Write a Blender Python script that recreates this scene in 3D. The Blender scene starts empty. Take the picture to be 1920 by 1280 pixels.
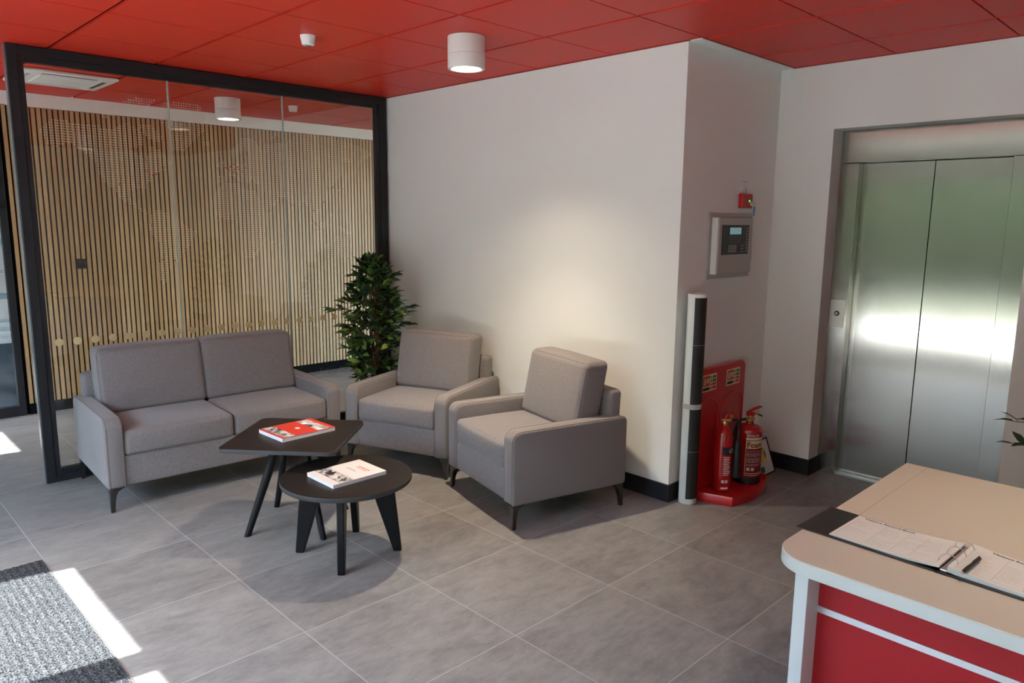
import bpy, bmesh, math, random
from mathutils import Vector, Matrix

R = math.radians
PI = math.pi
SC = bpy.context.scene
COL = SC.collection

# ---------------------------------------------------------------- camera
cd = bpy.data.cameras.new('camera')
cam = bpy.data.objects.new('camera', cd)
COL.objects.link(cam)
cd.sensor_width = 36.0
cd.lens = 1381.372 / 1920 * 36.0
cd.clip_start = 0.05
YAW, PITCH, ROLL = R(45.62923891), R(9.35022775), R(0.56768903)
fw = Vector((math.cos(PITCH) * math.cos(YAW), math.cos(PITCH) * math.sin(YAW), -math.sin(PITCH)))
rt = fw.cross(Vector((0, 0, 1))).normalized()
up = rt.cross(fw)
r2 = math.cos(ROLL) * rt + math.sin(ROLL) * up
u2 = -math.sin(ROLL) * rt + math.cos(ROLL) * up
cam.matrix_world = Matrix(((r2.x, u2.x, -fw.x, -0.72559585), (r2.y, u2.y, -fw.y, -4.33181619), (r2.z, u2.z, -fw.z, 1.64441491), (0, 0, 0, 1)))
SC.camera = cam

# ---------------------------------------------------------------- light and exposure
SC.view_settings.view_transform = 'Standard'
SC.view_settings.look = 'None'
SC.view_settings.gamma = 1.0
SC.view_settings.use_curve_mapping = False
SC.view_settings.exposure = 1.68
SKY_STRENGTH = 1.35
SUN_STRENGTH = 14.0
LAMP_POWER = 60.0
LAMP_COLOR = (1.0, 0.84, 0.62)
SUN_EL, SUN_DIR = R(48.4), Vector((1.0, -0.165, 0)).normalized()

w = bpy.data.worlds.new('world')
SC.world = w
w.use_nodes = True
nt = w.node_tree
sky = nt.nodes.new('ShaderNodeTexSky')
sky.sky_type = 'NISHITA'
sky.sun_disc = False
sky.sun_elevation = SUN_EL
sky.sun_rotation = R(-90)
sky.air_density = 1.0
sky.dust_density = 1.0
sky.ozone_density = 1.0
nt.links.new(sky.outputs[0], nt.nodes['Background'].inputs[0])
nt.nodes['Background'].inputs[1].default_value = SKY_STRENGTH

sl = bpy.data.lights.new('sun', 'SUN')
sl.energy = SUN_STRENGTH
sl.angle = R(0.53)
sl.color = (1.0, 0.99, 0.97)
so = bpy.data.objects.new('sun', sl)
COL.objects.link(so)
sd = Vector((SUN_DIR.x * math.cos(SUN_EL), SUN_DIR.y * math.cos(SUN_EL), -math.sin(SUN_EL)))
so.rotation_euler = sd.to_track_quat('-Z', 'Y').to_euler()
so.location = (-6, 1, 7)

cy = SC.cycles
cy.use_denoising = True
cy.max_bounces = 10
cy.diffuse_bounces = 6
cy.glossy_bounces = 4
cy.transparent_max_bounces = 16
cy.caustics_reflective = False
cy.caustics_refractive = False
cy.sample_clamp_indirect = 6.0

# facade openings: y range, z range (shared by the walls, frames and sky portals)
FX = -1.75
FT = 0.12
OPEN = [(1.98, 2.70, 0.02, 2.47), (-1.21, -0.21, 0.02, 2.22), (-2.32, -1.32, 0.02, 2.22), (-3.43, -2.43, 0.02, 2.22),
        (-4.54, -3.54, 0.02, 2.22), (-5.65, -4.65, 0.02, 2.22), (3.30, 5.60, 0.8, 2.3)]
for k, (y0, y1, z0, z1) in enumerate(OPEN):
    al = bpy.data.lights.new('sky_portal', 'AREA')
    al.shape = 'RECTANGLE'
    al.size = y1 - y0
    al.size_y = z1 - z0
    al.cycles.is_portal = True
    ao = bpy.data.objects.new('sky_portal', al)
    ao.location = (FX - FT - 0.01, (y0 + y1) / 2, (z0 + z1) / 2)
    ao.rotation_euler = Vector((1, 0, 0)).to_track_quat('-Z', 'Z').to_euler()
    COL.objects.link(ao)


# ---------------------------------------------------------------- materials
def new_mat(name):
    m = bpy.data.materials.new(name)
    m.use_nodes = True
    return m, m.node_tree, m.node_tree.nodes['Principled BSDF']


def mat(name, col, rough=0.5, metal=0.0, spec=None, noise=0.0, nscale=40.0, bump=0.0, bscale=200.0, coat=0.0):
    m, t, b = new_mat(name)
    b.inputs['Base Color'].default_value = (*col, 1)
    b.inputs['Roughness'].default_value = rough
    b.inputs['Metallic'].default_value = metal
    if spec is not None:
        b.inputs['Specular IOR Level'].default_value = spec
    if coat:
        b.inputs['Coat Weight'].default_value = coat
        b.inputs['Coat Roughness'].default_value = 0.08
    if noise or bump:
        tc = t.nodes.new('ShaderNodeTexCoord')
    if noise:
        n = t.nodes.new('ShaderNodeTexNoise')
        n.inputs['Scale'].default_value = nscale
        n.inputs['Detail'].default_value = 4
        mx = t.nodes.new('ShaderNodeMix')
        mx.data_type = 'RGBA'
        mx.inputs[6].default_value = (*[c * (1 - noise) for c in col], 1)
        mx.inputs[7].default_value = (*[min(1, c * (1 + noise)) for c in col], 1)
        t.links.new(tc.outputs['Object'], n.inputs['Vector'])
        t.links.new(n.outputs['Fac'], mx.inputs[0])
        t.links.new(mx.outputs[2], b.inputs['Base Color'])
    if bump:
        n2 = t.nodes.new('ShaderNodeTexNoise')
        n2.inputs['Scale'].default_value = bscale
        n2.inputs['Detail'].default_value = 3
        bp = t.nodes.new('ShaderNodeBump')
        bp.inputs['Strength'].default_value = bump
        bp.inputs['Distance'].default_value = 0.002
        t.links.new(tc.outputs['Object'], n2.inputs['Vector'])
        t.links.new(n2.outputs['Fac'], bp.inputs['Height'])
        t.links.new(bp.outputs[0], b.inputs['Normal'])
    return m


def emit(name, col, strength):
    m, t, b = new_mat(name)
    b.inputs['Base Color'].default_value = (*col, 1)
    b.inputs['Emission Color'].default_value = (*col, 1)
    b.inputs['Emission Strength'].default_value = strength
    return m


def N(t, kind, **kw):
    n = t.nodes.new(kind)
    for k, v in kw.items():
        setattr(n, k, v)
    return n


def M_(t, op, a, b=None):
    n = t.nodes.new('ShaderNodeMath')
    n.operation = op
    for i, x in enumerate((a, b)):
        if x is None:
            continue
        if hasattr(x, 'links'):
            t.links.new(x, n.inputs[i])
        else:
            n.inputs[i].default_value = x
    return n.outputs[0]


def floor_material():
    m, t, b = new_mat('concrete look porcelain tile')
    g = N(t, 'ShaderNodeNewGeometry')
    s = N(t, 'ShaderNodeSeparateXYZ')
    t.links.new(g.outputs['Position'], s.inputs[0])

    def line(c):
        f = M_(t, 'FLOORED_MODULO', M_(t, 'ADD', c, 0.3), 0.6)
        return M_(t, 'LESS_THAN', M_(t, 'ABSOLUTE', M_(t, 'SUBTRACT', f, 0.3)), 0.0015)
    grout = M_(t, 'MAXIMUM', line(s.outputs[0]), line(s.outputs[1]))
    # per tile offset
    fx = M_(t, 'FLOOR', M_(t, 'DIVIDE', s.outputs[0], 0.6))
    fy = M_(t, 'FLOOR', M_(t, 'DIVIDE', s.outputs[1], 0.6))
    cmb = N(t, 'ShaderNodeCombineXYZ')
    t.links.new(M_(t, 'MULTIPLY', fx, 7.31), cmb.inputs[0])
    t.links.new(M_(t, 'MULTIPLY', fy, 3.77), cmb.inputs[1])
    wn = N(t, 'ShaderNodeTexWhiteNoise')
    t.links.new(cmb.outputs[0], wn.inputs['Vector'])
    va = N(t, 'ShaderNodeVectorMath', operation='ADD')
    t.links.new(g.outputs['Position'], va.inputs[0])
    t.links.new(cmb.outputs[0], va.inputs[1])
    sc = N(t, 'ShaderNodeMapping')
    sc.inputs['Scale'].default_value = (0.7, 1.5, 1)
    t.links.new(va.outputs[0], sc.inputs[0])
    n1 = N(t, 'ShaderNodeTexNoise')
    n1.inputs['Scale'].default_value = 4.5
    n1.inputs['Detail'].default_value = 8
    n1.inputs['Roughness'].default_value = 0.72
    n1.inputs['Distortion'].default_value = 0.6
    n2 = N(t, 'ShaderNodeTexNoise')
    n2.inputs['Scale'].default_value = 19
    n2.inputs['Detail'].default_value = 6
    n2.inputs['Roughness'].default_value = 0.75
    t.links.new(sc.outputs[0], n1.inputs['Vector'])
    t.links.new(sc.outputs[0], n2.inputs['Vector'])
    f = M_(t, 'ADD', M_(t, 'MULTIPLY', n1.outputs['Fac'], 0.58), M_(t, 'MULTIPLY', n2.outputs['Fac'], 0.42))
    f = M_(t, 'ADD', f, M_(t, 'MULTIPLY', M_(t, 'SUBTRACT', wn.outputs['Value'], 0.5), 0.06))
    cr = N(t, 'ShaderNodeValToRGB')
    cr.color_ramp.elements[0].position = 0.36
    cr.color_ramp.elements[0].color = (0.126, 0.122, 0.120, 1)
    cr.color_ramp.elements[1].position = 0.64
    cr.color_ramp.elements[1].color = (0.255, 0.247, 0.238, 1)
    t.links.new(f, cr.inputs[0])
    mx = N(t, 'ShaderNodeMix', data_type='RGBA')
    mx.inputs[7].default_value = (0.42, 0.415, 0.40, 1)
    t.links.new(grout, mx.inputs[0])
    t.links.new(cr.outputs[0], mx.inputs[6])
    t.links.new(mx.outputs[2], b.inputs['Base Color'])
    b.inputs['Roughness'].default_value = 0.42
    rr = M_(t, 'ADD', M_(t, 'MULTIPLY', n2.outputs['Fac'], 0.2), 0.30)
    t.links.new(rr, b.inputs['Roughness'])
    bp = N(t, 'ShaderNodeBump')
    bp.inputs['Strength'].default_value = 0.15
    bp.inputs['Distance'].default_value = 0.002
    t.links.new(n2.outputs['Fac'], bp.inputs['Height'])
    t.links.new(bp.outputs[0], b.inputs['Normal'])
    return m


def perforated_red():
    m, t, b = new_mat('perforated red metal')
    g = N(t, 'ShaderNodeNewGeometry')
    s = N(t, 'ShaderNodeSeparateXYZ')
    t.links.new(g.outputs['Position'], s.inputs[0])
    k = 2 * PI / 0.011
    a = M_(t, 'SINE', M_(t, 'MULTIPLY', M_(t, 'ADD', s.outputs[0], s.outputs[1]), k))
    c = M_(t, 'SINE', M_(t, 'MULTIPLY', M_(t, 'SUBTRACT', s.outputs[0], s.outputs[1]), k))
    h = M_(t, 'GREATER_THAN', M_(t, 'MULTIPLY', a, c), 0.42)
    mx = N(t, 'ShaderNodeMix', data_type='RGBA')
    mx.inputs[6].default_value = (0.66, 0.033, 0.015, 1)
    mx.inputs[7].default_value = (0.34, 0.012, 0.007, 1)
    t.links.new(h, mx.inputs[0])
    t.links.new(mx.outputs[2], b.inputs['Base Color'])
    b.inputs['Roughness'].default_value = 0.45
    b.inputs['Specular IOR Level'].default_value = 0.25
    return m


def wood_material():
    m, t, b = new_mat('oak veneer slat')
    tc = N(t, 'ShaderNodeNewGeometry')
    mp = N(t, 'ShaderNodeMapping')
    mp.inputs['Scale'].default_value = (40, 40, 2.2)
    t.links.new(tc.outputs['Position'], mp.inputs[0])
    n = N(t, 'ShaderNodeTexNoise')
    n.inputs['Scale'].default_value = 1.6
    n.inputs['Detail'].default_value = 5
    n.inputs['Distortion'].default_value = 0.4
    t.links.new(mp.outputs[0], n.inputs['Vector'])
    f = M_(t, 'ADD', M_(t, 'MULTIPLY', n.outputs['Fac'], 0.55), M_(t, 'MULTIPLY', tc.outputs['Random Per Island'], 0.45))
    cr = N(t, 'ShaderNodeValToRGB')
    cr.color_ramp.elements[0].position = 0.2
    cr.color_ramp.elements[0].color = (0.35, 0.205, 0.092, 1)
    cr.color_ramp.elements[1].position = 0.85
    cr.color_ramp.elements[1].color = (0.53, 0.35, 0.180, 1)
    t.links.new(f, cr.inputs[0])
    t.links.new(cr.outputs[0], b.inputs['Base Color'])
    b.inputs['Roughness'].default_value = 0.5
    return m


def glass_material(name, factor=2.7, tint=(0.96, 0.98, 0.965)):
    m, t, b = new_mat(name)
    t.nodes.remove(b)
    out = t.nodes['Material Output']
    tr = N(t, 'ShaderNodeBsdfTransparent')
    tr.inputs[0].default_value = (*tint, 1)
    gl = N(t, 'ShaderNodeBsdfGlossy')
    gl.inputs['Roughness'].default_value = 0.0
    fr = N(t, 'ShaderNodeFresnel')
    fr.inputs[0].default_value = 1.5
    g = N(t, 'ShaderNodeNewGeometry')
    f = M_(t, 'MULTIPLY', fr.outputs[0], factor)
    f = M_(t, 'MULTIPLY', f, M_(t, 'SUBTRACT', 1.0, g.outputs['Backfacing']))
    f = M_(t, 'MINIMUM', f, 1.0)
    mx = N(t, 'ShaderNodeMixShader')
    t.links.new(f, mx.inputs[0])
    t.links.new(tr.outputs[0], mx.inputs[1])
    t.links.new(gl.outputs[0], mx.inputs[2])
    t.links.new(mx.outputs[0], out.inputs[0])
    return m


def steel_material():
    m, t, b = new_mat('brushed stainless steel')
    b.inputs['Base Color'].default_value = (0.43, 0.41, 0.355, 1)
    b.inputs['Metallic'].default_value = 1.0
    b.inputs['Roughness'].default_value = 0.22
    b.inputs['Anisotropic'].default_value = 0.0
    g = N(t, 'ShaderNodeNewGeometry')
    mp = N(t, 'ShaderNodeMapping')
    mp.inputs['Scale'].default_value = (1, 190, 1.5)
    t.links.new(g.outputs['Position'], mp.inputs[0])
    n = N(t, 'ShaderNodeTexNoise')
    n.inputs['Scale'].default_value = 3
    n.inputs['Detail'].default_value = 2
    t.links.new(mp.outputs[0], n.inputs['Vector'])
    n2 = N(t, 'ShaderNodeTexNoise')
    n2.inputs['Scale'].default_value = 1.6
    n2.inputs['Detail'].default_value = 1
    t.links.new(g.outputs['Position'], n2.inputs['Vector'])
    rr = M_(t, 'ADD', M_(t, 'MULTIPLY', n.outputs['Fac'], 0.06), 0.15)
    t.links.new(rr, b.inputs['Roughness'])
    tg = N(t, 'ShaderNodeCombineXYZ')
    tg.inputs[1].default_value = 1.0
    b.inputs['Anisotropic'].default_value = 0.9
    t.links.new(tg.outputs[0], b.inputs['Tangent'])
    b2 = N(t, 'ShaderNodeBump')
    b2.inputs['Strength'].default_value = 0.2
    b2.inputs['Distance'].default_value = 0.01
    t.links.new(n2.outputs['Fac'], b2.inputs['Height'])
    t.links.new(b2.outputs[0], b.inputs['Normal'])
    return m


def fabric_material(name, dark, light):
    m, t, b = new_mat(name)
    tc = N(t, 'ShaderNodeTexCoord')
    n = N(t, 'ShaderNodeTexNoise')
    n.inputs['Scale'].default_value = 300
    n.inputs['Detail'].default_value = 3
    n.inputs['Roughness'].default_value = 0.8
    t.links.new(tc.outputs['Object'], n.inputs['Vector'])
    cr = N(t, 'ShaderNodeValToRGB')
    cr.color_ramp.elements[0].position = 0.36
    cr.color_ramp.elements[0].color = (*dark, 1)
    cr.color_ramp.elements[1].position = 0.64
    cr.color_ramp.elements[1].color = (*light, 1)
    t.links.new(n.outputs['Fac'], cr.inputs[0])
    t.links.new(cr.outputs[0], b.inputs['Base Color'])
    b.inputs['Roughness'].default_value = 0.95
    b.inputs['Specular IOR Level'].default_value = 0.15
    b.inputs['Sheen Weight'].default_value = 0.2
    bp = N(t, 'ShaderNodeBump')
    bp.inputs['Strength'].default_value = 0.35
    bp.inputs['Distance'].default_value = 0.0015
    t.links.new(n.outputs['Fac'], bp.inputs['Height'])
    t.links.new(bp.outputs[0], b.inputs['Normal'])
    return m


def mat_carpet():
    m, t, b = new_mat('charcoal ribbed mat')
    g = N(t, 'ShaderNodeNewGeometry')
    n = N(t, 'ShaderNodeTexNoise')
    n.inputs['Scale'].default_value = 170
    n.inputs['Detail'].default_value = 2
    t.links.new(g.outputs['Position'], n.inputs['Vector'])
    cr = N(t, 'ShaderNodeValToRGB')
    cr.color_ramp.elements[0].position = 0.38
    cr.color_ramp.elements[0].color = (0.006, 0.007, 0.009, 1)
    cr.color_ramp.elements[1].position = 0.66
    cr.color_ramp.elements[1].color = (0.080, 0.084, 0.090, 1)
    t.links.new(n.outputs['Fac'], cr.inputs[0])
    t.links.new(cr.outputs[0], b.inputs['Base Color'])
    b.inputs['Roughness'].default_value = 1.0
    b.inputs['Specular IOR Level'].default_value = 0.05
    return m


def leaf_material():
    m, t, b = new_mat('ficus leaf')
    g = N(t, 'ShaderNodeNewGeometry')
    cr = N(t, 'ShaderNodeValToRGB')
    e = cr.color_ramp.elements
    e[0].position, e[0].color = 0.0, (0.020, 0.048, 0.022, 1)
    e[1].position, e[1].color = 1.0, (0.28, 0.46, 0.07, 1)
    for p, c in ((0.55, (0.036, 0.082, 0.032, 1)), (0.78, (0.085, 0.17, 0.042, 1)), (0.90, (0.16, 0.30, 0.055, 1))):
        x = cr.color_ramp.elements.new(p)
        x.color = c
    t.links.new(g.outputs['Random Per Island'], cr.inputs[0])
    t.links.new(cr.outputs[0], b.inputs['Base Color'])
    b.inputs['Roughness'].default_value = 0.42
    return m


def photo_material(name, lo, hi, scale, seed):
    m, t, b = new_mat(name)
    tc = N(t, 'ShaderNodeTexCoord')
    mp = N(t, 'ShaderNodeMapping')
    mp.inputs['Location'].default_value = (seed, seed * 0.37, 0)
    t.links.new(tc.outputs['Object'], mp.inputs[0])
    v = N(t, 'ShaderNodeTexVoronoi')
    v.inputs['Scale'].default_value = scale
    n = N(t, 'ShaderNodeTexNoise')
    n.inputs['Scale'].default_value = scale * 0.8
    n.inputs['Detail'].default_value = 5
    t.links.new(mp.outputs[0], v.inputs['Vector'])
    t.links.new(mp.outputs[0], n.inputs['Vector'])
    sep = N(t, 'ShaderNodeSeparateColor')
    t.links.new(v.outputs['Color'], sep.inputs[0])
    f = M_(t, 'ADD', M_(t, 'MULTIPLY', sep.outputs[0], 0.6), M_(t, 'MULTIPLY', n.outputs['Fac'], 0.5))
    cr = N(t, 'ShaderNodeValToRGB')
    cr.color_ramp.elements[0].position = 0.3
    cr.color_ramp.elements[0].color = (*lo, 1)
    cr.color_ramp.elements[1].position = 0.85
    cr.color_ramp.elements[1].color = (*hi, 1)
    t.links.new(f, cr.inputs[0])
    t.links.new(cr.outputs[0], b.inputs['Base Color'])
    b.inputs['Roughness'].default_value = 0.35
    return m


WHITE = mat('white wall paint', (0.775, 0.80, 0.765), 0.75, bump=0.05, bscale=300)
FLOOR = floor_material()
RED_TILE = perforated_red()
RED_GRID = mat('dark red ceiling grid', (0.07, 0.004, 0.003), 0.6)
SKIRT = mat('anthracite skirting', (0.012, 0.013, 0.017), 0.55, spec=0.25)
FRAME = mat('anthracite powder coat', (0.013, 0.0135, 0.016), 0.45, spec=0.3)
FRAME_EDGE = mat('brushed frame edge', (0.10, 0.11, 0.11), 0.3)
WOOD = wood_material()
FELT = mat('black felt', (0.006, 0.006, 0.006), 1.0, spec=0.05)
GLASS = glass_material('partition glass')
GLASS2 = glass_material('window glass', 1.0, (0.97, 0.985, 0.975))
SILICONE = mat('glass joint', (0.33, 0.37, 0.33), 0.2)


def vinyl(name, col):
    m, t, b = new_mat(name)
    t.nodes.remove(b)
    df, tl = N(t, 'ShaderNodeBsdfDiffuse'), N(t, 'ShaderNodeBsdfTranslucent')
    df.inputs[0].default_value = tl.inputs[0].default_value = (*col, 1)
    mx = N(t, 'ShaderNodeMixShader')
    t.links.new(df.outputs[0], mx.inputs[1])
    t.links.new(tl.outputs[0], mx.inputs[2])
    t.links.new(mx.outputs[0], t.nodes['Material Output'].inputs[0])
    return m


FROST = vinyl('frosted vinyl tan', (0.60, 0.48, 0.27))
MAPDOT = vinyl('map dot vinyl', (0.66, 0.60, 0.47))
REDDOT = mat('map marker red', (0.42, 0.03, 0.025), 0.5)
STEEL = steel_material()
STEEL_PLATE = mat('satin steel plate', (0.66, 0.63, 0.55), 0.34, metal=0.9)
FABRIC = fabric_material('taupe grey woven fabric', (0.120, 0.110, 0.108), (0.262, 0.243, 0.240))
SEAM = mat('fabric piping', (0.17, 0.15, 0.142), 0.95)
BLACK_METAL = mat('polished black metal', (0.015, 0.014, 0.014), 0.22, metal=0.0, coat=0.5)
TABLE = mat('matt black laminate', (0.0120, 0.0095, 0.0085), 0.45, spec=0.32)
TABLE_EDGE_SHEEN = mat('black edge window sheen', (0.030, 0.034, 0.037), 0.4)  # edge coloured lighter than the top to stand for window reflection
TABLE_LEG = mat('black stained leg', (0.005, 0.005, 0.006), 0.4, spec=0.22)
LAMP_BODY = mat('lamp white', (0.72, 0.70, 0.66), 0.5)
PLASTIC_W = mat('white plastic', (0.74, 0.73, 0.70), 0.45)
LAMP_GLOW = emit('lamp diffuser', (1.0, 0.88, 0.66), 4.0)
PANEL_GREY = mat('panel grey', (0.43, 0.41, 0.375), 0.45)
PANEL_LIT = mat('panel grey window side', (0.66, 0.68, 0.64), 0.4)
BLACK_PL = mat('black plastic', (0.012, 0.012, 0.012), 0.35)
LCD = emit('lcd screen', (0.25, 0.50, 0.53), 0.10)
GREEN_LED = emit('green led', (0.05, 0.9, 0.12), 0.4)
RED_PL = mat('red plastic', (0.50, 0.012, 0.014), 0.35, coat=0.3)
RED_EXT = mat('extinguisher red', (0.42, 0.010, 0.010), 0.2, coat=0.6)
BRASS = mat('brass', (0.62, 0.45, 0.16), 0.28, metal=1.0)
YELLOW = mat('yellow plastic', (0.65, 0.42, 0.03), 0.4)
RUBBER = mat('black rubber', (0.012, 0.012, 0.012), 0.6)
PAPER = mat('white paper', (0.70, 0.765, 0.76), 0.8)
INK = mat('black ink', (0.02, 0.02, 0.022), 0.8)
INK_SOFT = mat('grey ink', (0.22, 0.21, 0.22), 0.8)
LABEL_W = mat('label white', (0.70, 0.66, 0.60), 0.5)
LABEL_C = mat('label cream', (0.72, 0.58, 0.33), 0.5)
LABEL_R = mat('label dark red', (0.20, 0.006, 0.012), 0.5)
GREEN_ST = mat('sticker green', (0.01, 0.17, 0.07), 0.5)
STICK_Y = mat('note yellow', (0.62, 0.60, 0.14), 0.7)
BLUE_TAG = mat('blue key tag', (0.015, 0.16, 0.50), 0.3)
SKY_TAG = mat('light blue key tag', (0.08, 0.36, 0.62), 0.3)
POT = mat('white glazed pot', (0.68, 0.70, 0.70), 0.25)
SOIL = mat('potting soil', (0.030, 0.020, 0.014), 0.95)
BARK = mat('ficus bark', (0.16, 0.075, 0.040), 0.85, noise=0.4, nscale=60)
LEAF = leaf_material()
DESK_TOP = mat('cream laminate', (0.58, 0.575, 0.49), 0.4)
DESK_EDGE = mat('white edge band', (0.55, 0.59, 0.59), 0.35)
DESK_WHITE = mat('white panel', (0.58, 0.62, 0.64), 0.25)
DESK_RED = mat('red gloss panel', (0.36, 0.012, 0.018), 0.3, spec=0.3)
CHROME = mat('satin aluminium', (0.70, 0.71, 0.72), 0.3, metal=0.9)
BOOK_RED = mat('red book cover', (0.60, 0.035, 0.016), 0.35)
BOOK_WHITE = mat('white book cover', (0.70, 0.655, 0.635), 0.4)
BOOK_PAGES = mat('book page edges', (0.80, 0.80, 0.82), 0.8)
PHOTO_A = photo_material('monochrome photo print', (0.02, 0.02, 0.022), (0.75, 0.72, 0.68), 45, 3.1)
PHOTO_B = photo_material('pale photo print', (0.05, 0.045, 0.05), (0.85, 0.83, 0.84), 28, 8.7)
CARPET = mat('blue grey office carpet', (0.040, 0.052, 0.065), 0.95, noise=0.2, nscale=150)
MATTING = mat_carpet()
GRASS = mat('lawn grass', (0.062, 0.066, 0.030), 0.95, noise=0.4, nscale=2)
PAVING = mat('pale paving', (0.50, 0.49, 0.47), 0.9)
HEDGE = mat('hedge leaves', (0.055, 0.062, 0.022), 0.9, noise=0.6, nscale=8)
OFFICE_BLUE = mat('navy upholstery', (0.02, 0.03, 0.06), 0.9)
FROST_W = mat('white frosted film', (0.50, 0.56, 0.57), 0.6)


# ---------------------------------------------------------------- mesh helpers
class MB:
    def __init__(s):
        s.v, s.f = [], []

    def add(s, vs, fs, M=None):
        n = len(s.v)
        s.v += [tuple(M @ Vector(p)) if M else tuple(p) for p in vs]
        s.f += [tuple(i + n for i in f) for f in fs]
        return s

    def box(s, x0, x1, y0, y1, z0, z1, M=None):
        vs = [(x, y, z) for z in (z0, z1) for y in (y0, y1) for x in (x0, x1)]
        return s.add(vs, [(0, 2, 3, 1), (4, 5, 7, 6), (0, 1, 5, 4), (2, 6, 7, 3), (0, 4, 6, 2), (1, 3, 7, 5)], M)

    def prism(s, poly, a, b, M=None, axis='z'):
        """poly: counter-clockwise 2D points; extruded along axis from a to b"""
        n = len(poly)
        if axis == 'z':
            lo, hi = [(p[0], p[1], a) for p in poly], [(p[0], p[1], b) for p in poly]
        elif axis == 'x':          # poly in (y, z)
            lo, hi = [(a, p[0], p[1]) for p in poly], [(b, p[0], p[1]) for p in poly]
        else:                      # axis y, poly in (x, z), reversed winding
            lo, hi = [(p[0], b, p[1]) for p in poly], [(p[0], a, p[1]) for p in poly]
        fs = [tuple(range(n - 1, -1, -1)), tuple(range(n, 2 * n))]
        fs += [(i, (i + 1) % n, n + (i + 1) % n, n + i) for i in range(n)]
        return s.add(lo + hi, fs, M)

    def loft(s, rings, M=None, closed=True, caps=True):
        n = len(rings[0])
        vs = [p for r in rings for p in r]
        fs = []
        for k in range(len(rings) - 1):
            for i in range(n if closed else n - 1):
                j = (i + 1) % n
                fs.append((k * n + i, k * n + j, (k + 1) * n + j, (k + 1) * n + i))
        if caps:
            fs.append(tuple(range(n - 1, -1, -1)))
            fs.append(tuple(range((len(rings) - 1) * n, len(rings) * n)))
        return s.add(vs, fs, M)

    def lathe(s, prof, n=32, c=(0, 0, 0), M=None, caps=True):
        rings = [[(c[0] + r * math.cos(2 * PI * i / n), c[1] + r * math.sin(2 * PI * i / n), c[2] + z) for i in range(n)] for r, z in prof]
        return s.loft(rings, M, True, caps)

    def tube(s, pts, r, n=8, M=None, closed=False):
        pts = [Vector(p) for p in pts]
        rs = r if isinstance(r, (list, tuple)) else [r] * len(pts)
        rings = []
        up0 = None
        m = len(pts)
        for k, p in enumerate(pts):
            a = pts[(k - 1) % m] if (closed or k) else pts[0]
            b = pts[(k + 1) % m] if (closed or k < m - 1) else pts[-1]
            d = (b - a).normalized()
            if up0 is None:
                up0 = Vector((0, 0, 1)) if abs(d.z) < 0.9 else Vector((1, 0, 0))
            x = d.cross(up0).normalized()
            y = x.cross(d).normalized()
            up0 = y
            rings.append([tuple(p + rs[k] * (math.cos(2 * PI * i / n) * x + math.sin(2 * PI * i / n) * y)) for i in range(n)])
        if closed:
            rings.append(rings[0])
        return s.loft(rings, M, True, not closed)

    def rbox(s, x0, x1, y0, y1, z0, z1, r=0.02, k=3, bulge=(0, 0, 0), div=6, M=None, shape=None):
        """box with rounded edges; bulge swells the faces along each axis"""
        S = [(x1 - x0) / 2, (y1 - y0) / 2, (z1 - z0) / 2]
        C = [(x0 + x1) / 2, (y0 + y1) / 2, (z0 + z1) / 2]
        r = min(r, min(S) * 0.99)
        ax = []
        for h in S:
            i = h - r
            e = [i + r * math.tan(PI / 4 * t / k) for t in range(1, k + 1)]
            mid = [-i + 2 * i * t / div for t in range(div + 1)]
            ax.append([-v for v in reversed(e)] + mid + e)
        idx, vs, fs = {}, [], []

        def vid(p):
            key = tuple(round(q, 7) for q in p)
            if key in idx:
                return idx[key]
            inner = [max(-(S[a] - r), min(S[a] - r, p[a])) for a in range(3)]
            d = [p[a] - inner[a] for a in range(3)]
            L = math.sqrt(sum(q * q for q in d)) or 1.0
            out = [inner[a] + r * d[a] / L for a in range(3)]
            nrm = [q / L for q in d]
            w = [math.cos(PI / 2 * p[a] / S[a]) for a in range(3)]
            for a in range(3):
                if bulge[a]:
                    o1, o2 = (a + 1) % 3, (a + 2) % 3
                    out[a] += nrm[a] * bulge[a] * max(0, w[o1]) ** 0.7 * max(0, w[o2]) ** 0.7
            q = Vector((out[0] + C[0], out[1] + C[1], out[2] + C[2]))
            if shape:
                q = shape(q)
            idx[key] = len(vs)
            vs.append(tuple(q))
            return idx[key]
        for a in range(3):
            o1, o2 = (a + 1) % 3, (a + 2) % 3
            for sg in (-1, 1):
                for i in range(len(ax[o1]) - 1):
                    for j in range(len(ax[o2]) - 1):
                        q = []
                        for (u, v) in ((i, j), (i + 1, j), (i + 1, j + 1), (i, j + 1)):
                            p = [0, 0, 0]
                            p[a], p[o1], p[o2] = sg * S[a], ax[o1][u], ax[o2][v]
                            q.append(vid(p))
                        fs.append(tuple(q) if sg > 0 else tuple(reversed(q)))
        return s.add(vs, fs, M)

    def obj(s, name, material, parent=None, smooth=None, bevel=0, seg=2, loc=None, rotz=0):
        me = bpy.data.meshes.new(name)
        me.from_pydata(s.v, [], s.f)
        me.materials.append(material)
        if smooth is not None:
            me.polygons.foreach_set('use_smooth', [True] * len(me.polygons))
            me.set_sharp_from_angle(angle=R(smooth))
        me.update()
        o = bpy.data.objects.new(name, me)
        COL.objects.link(o)
        if parent:
            o.parent = parent
        if loc:
            o.location = loc
        o.rotation_euler.z = rotz
        if bevel:
            md = o.modifiers.new('bevel', 'BEVEL')
            md.width = bevel
            md.segments = seg
            md.limit_method = 'ANGLE'
            md.angle_limit = R(40)
            md.harden_normals = False
        return o


def tag(o, label, cat, group=None):
    o['label'] = label
    o['category'] = cat
    if group:
        o['group'] = group
    return o


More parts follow.
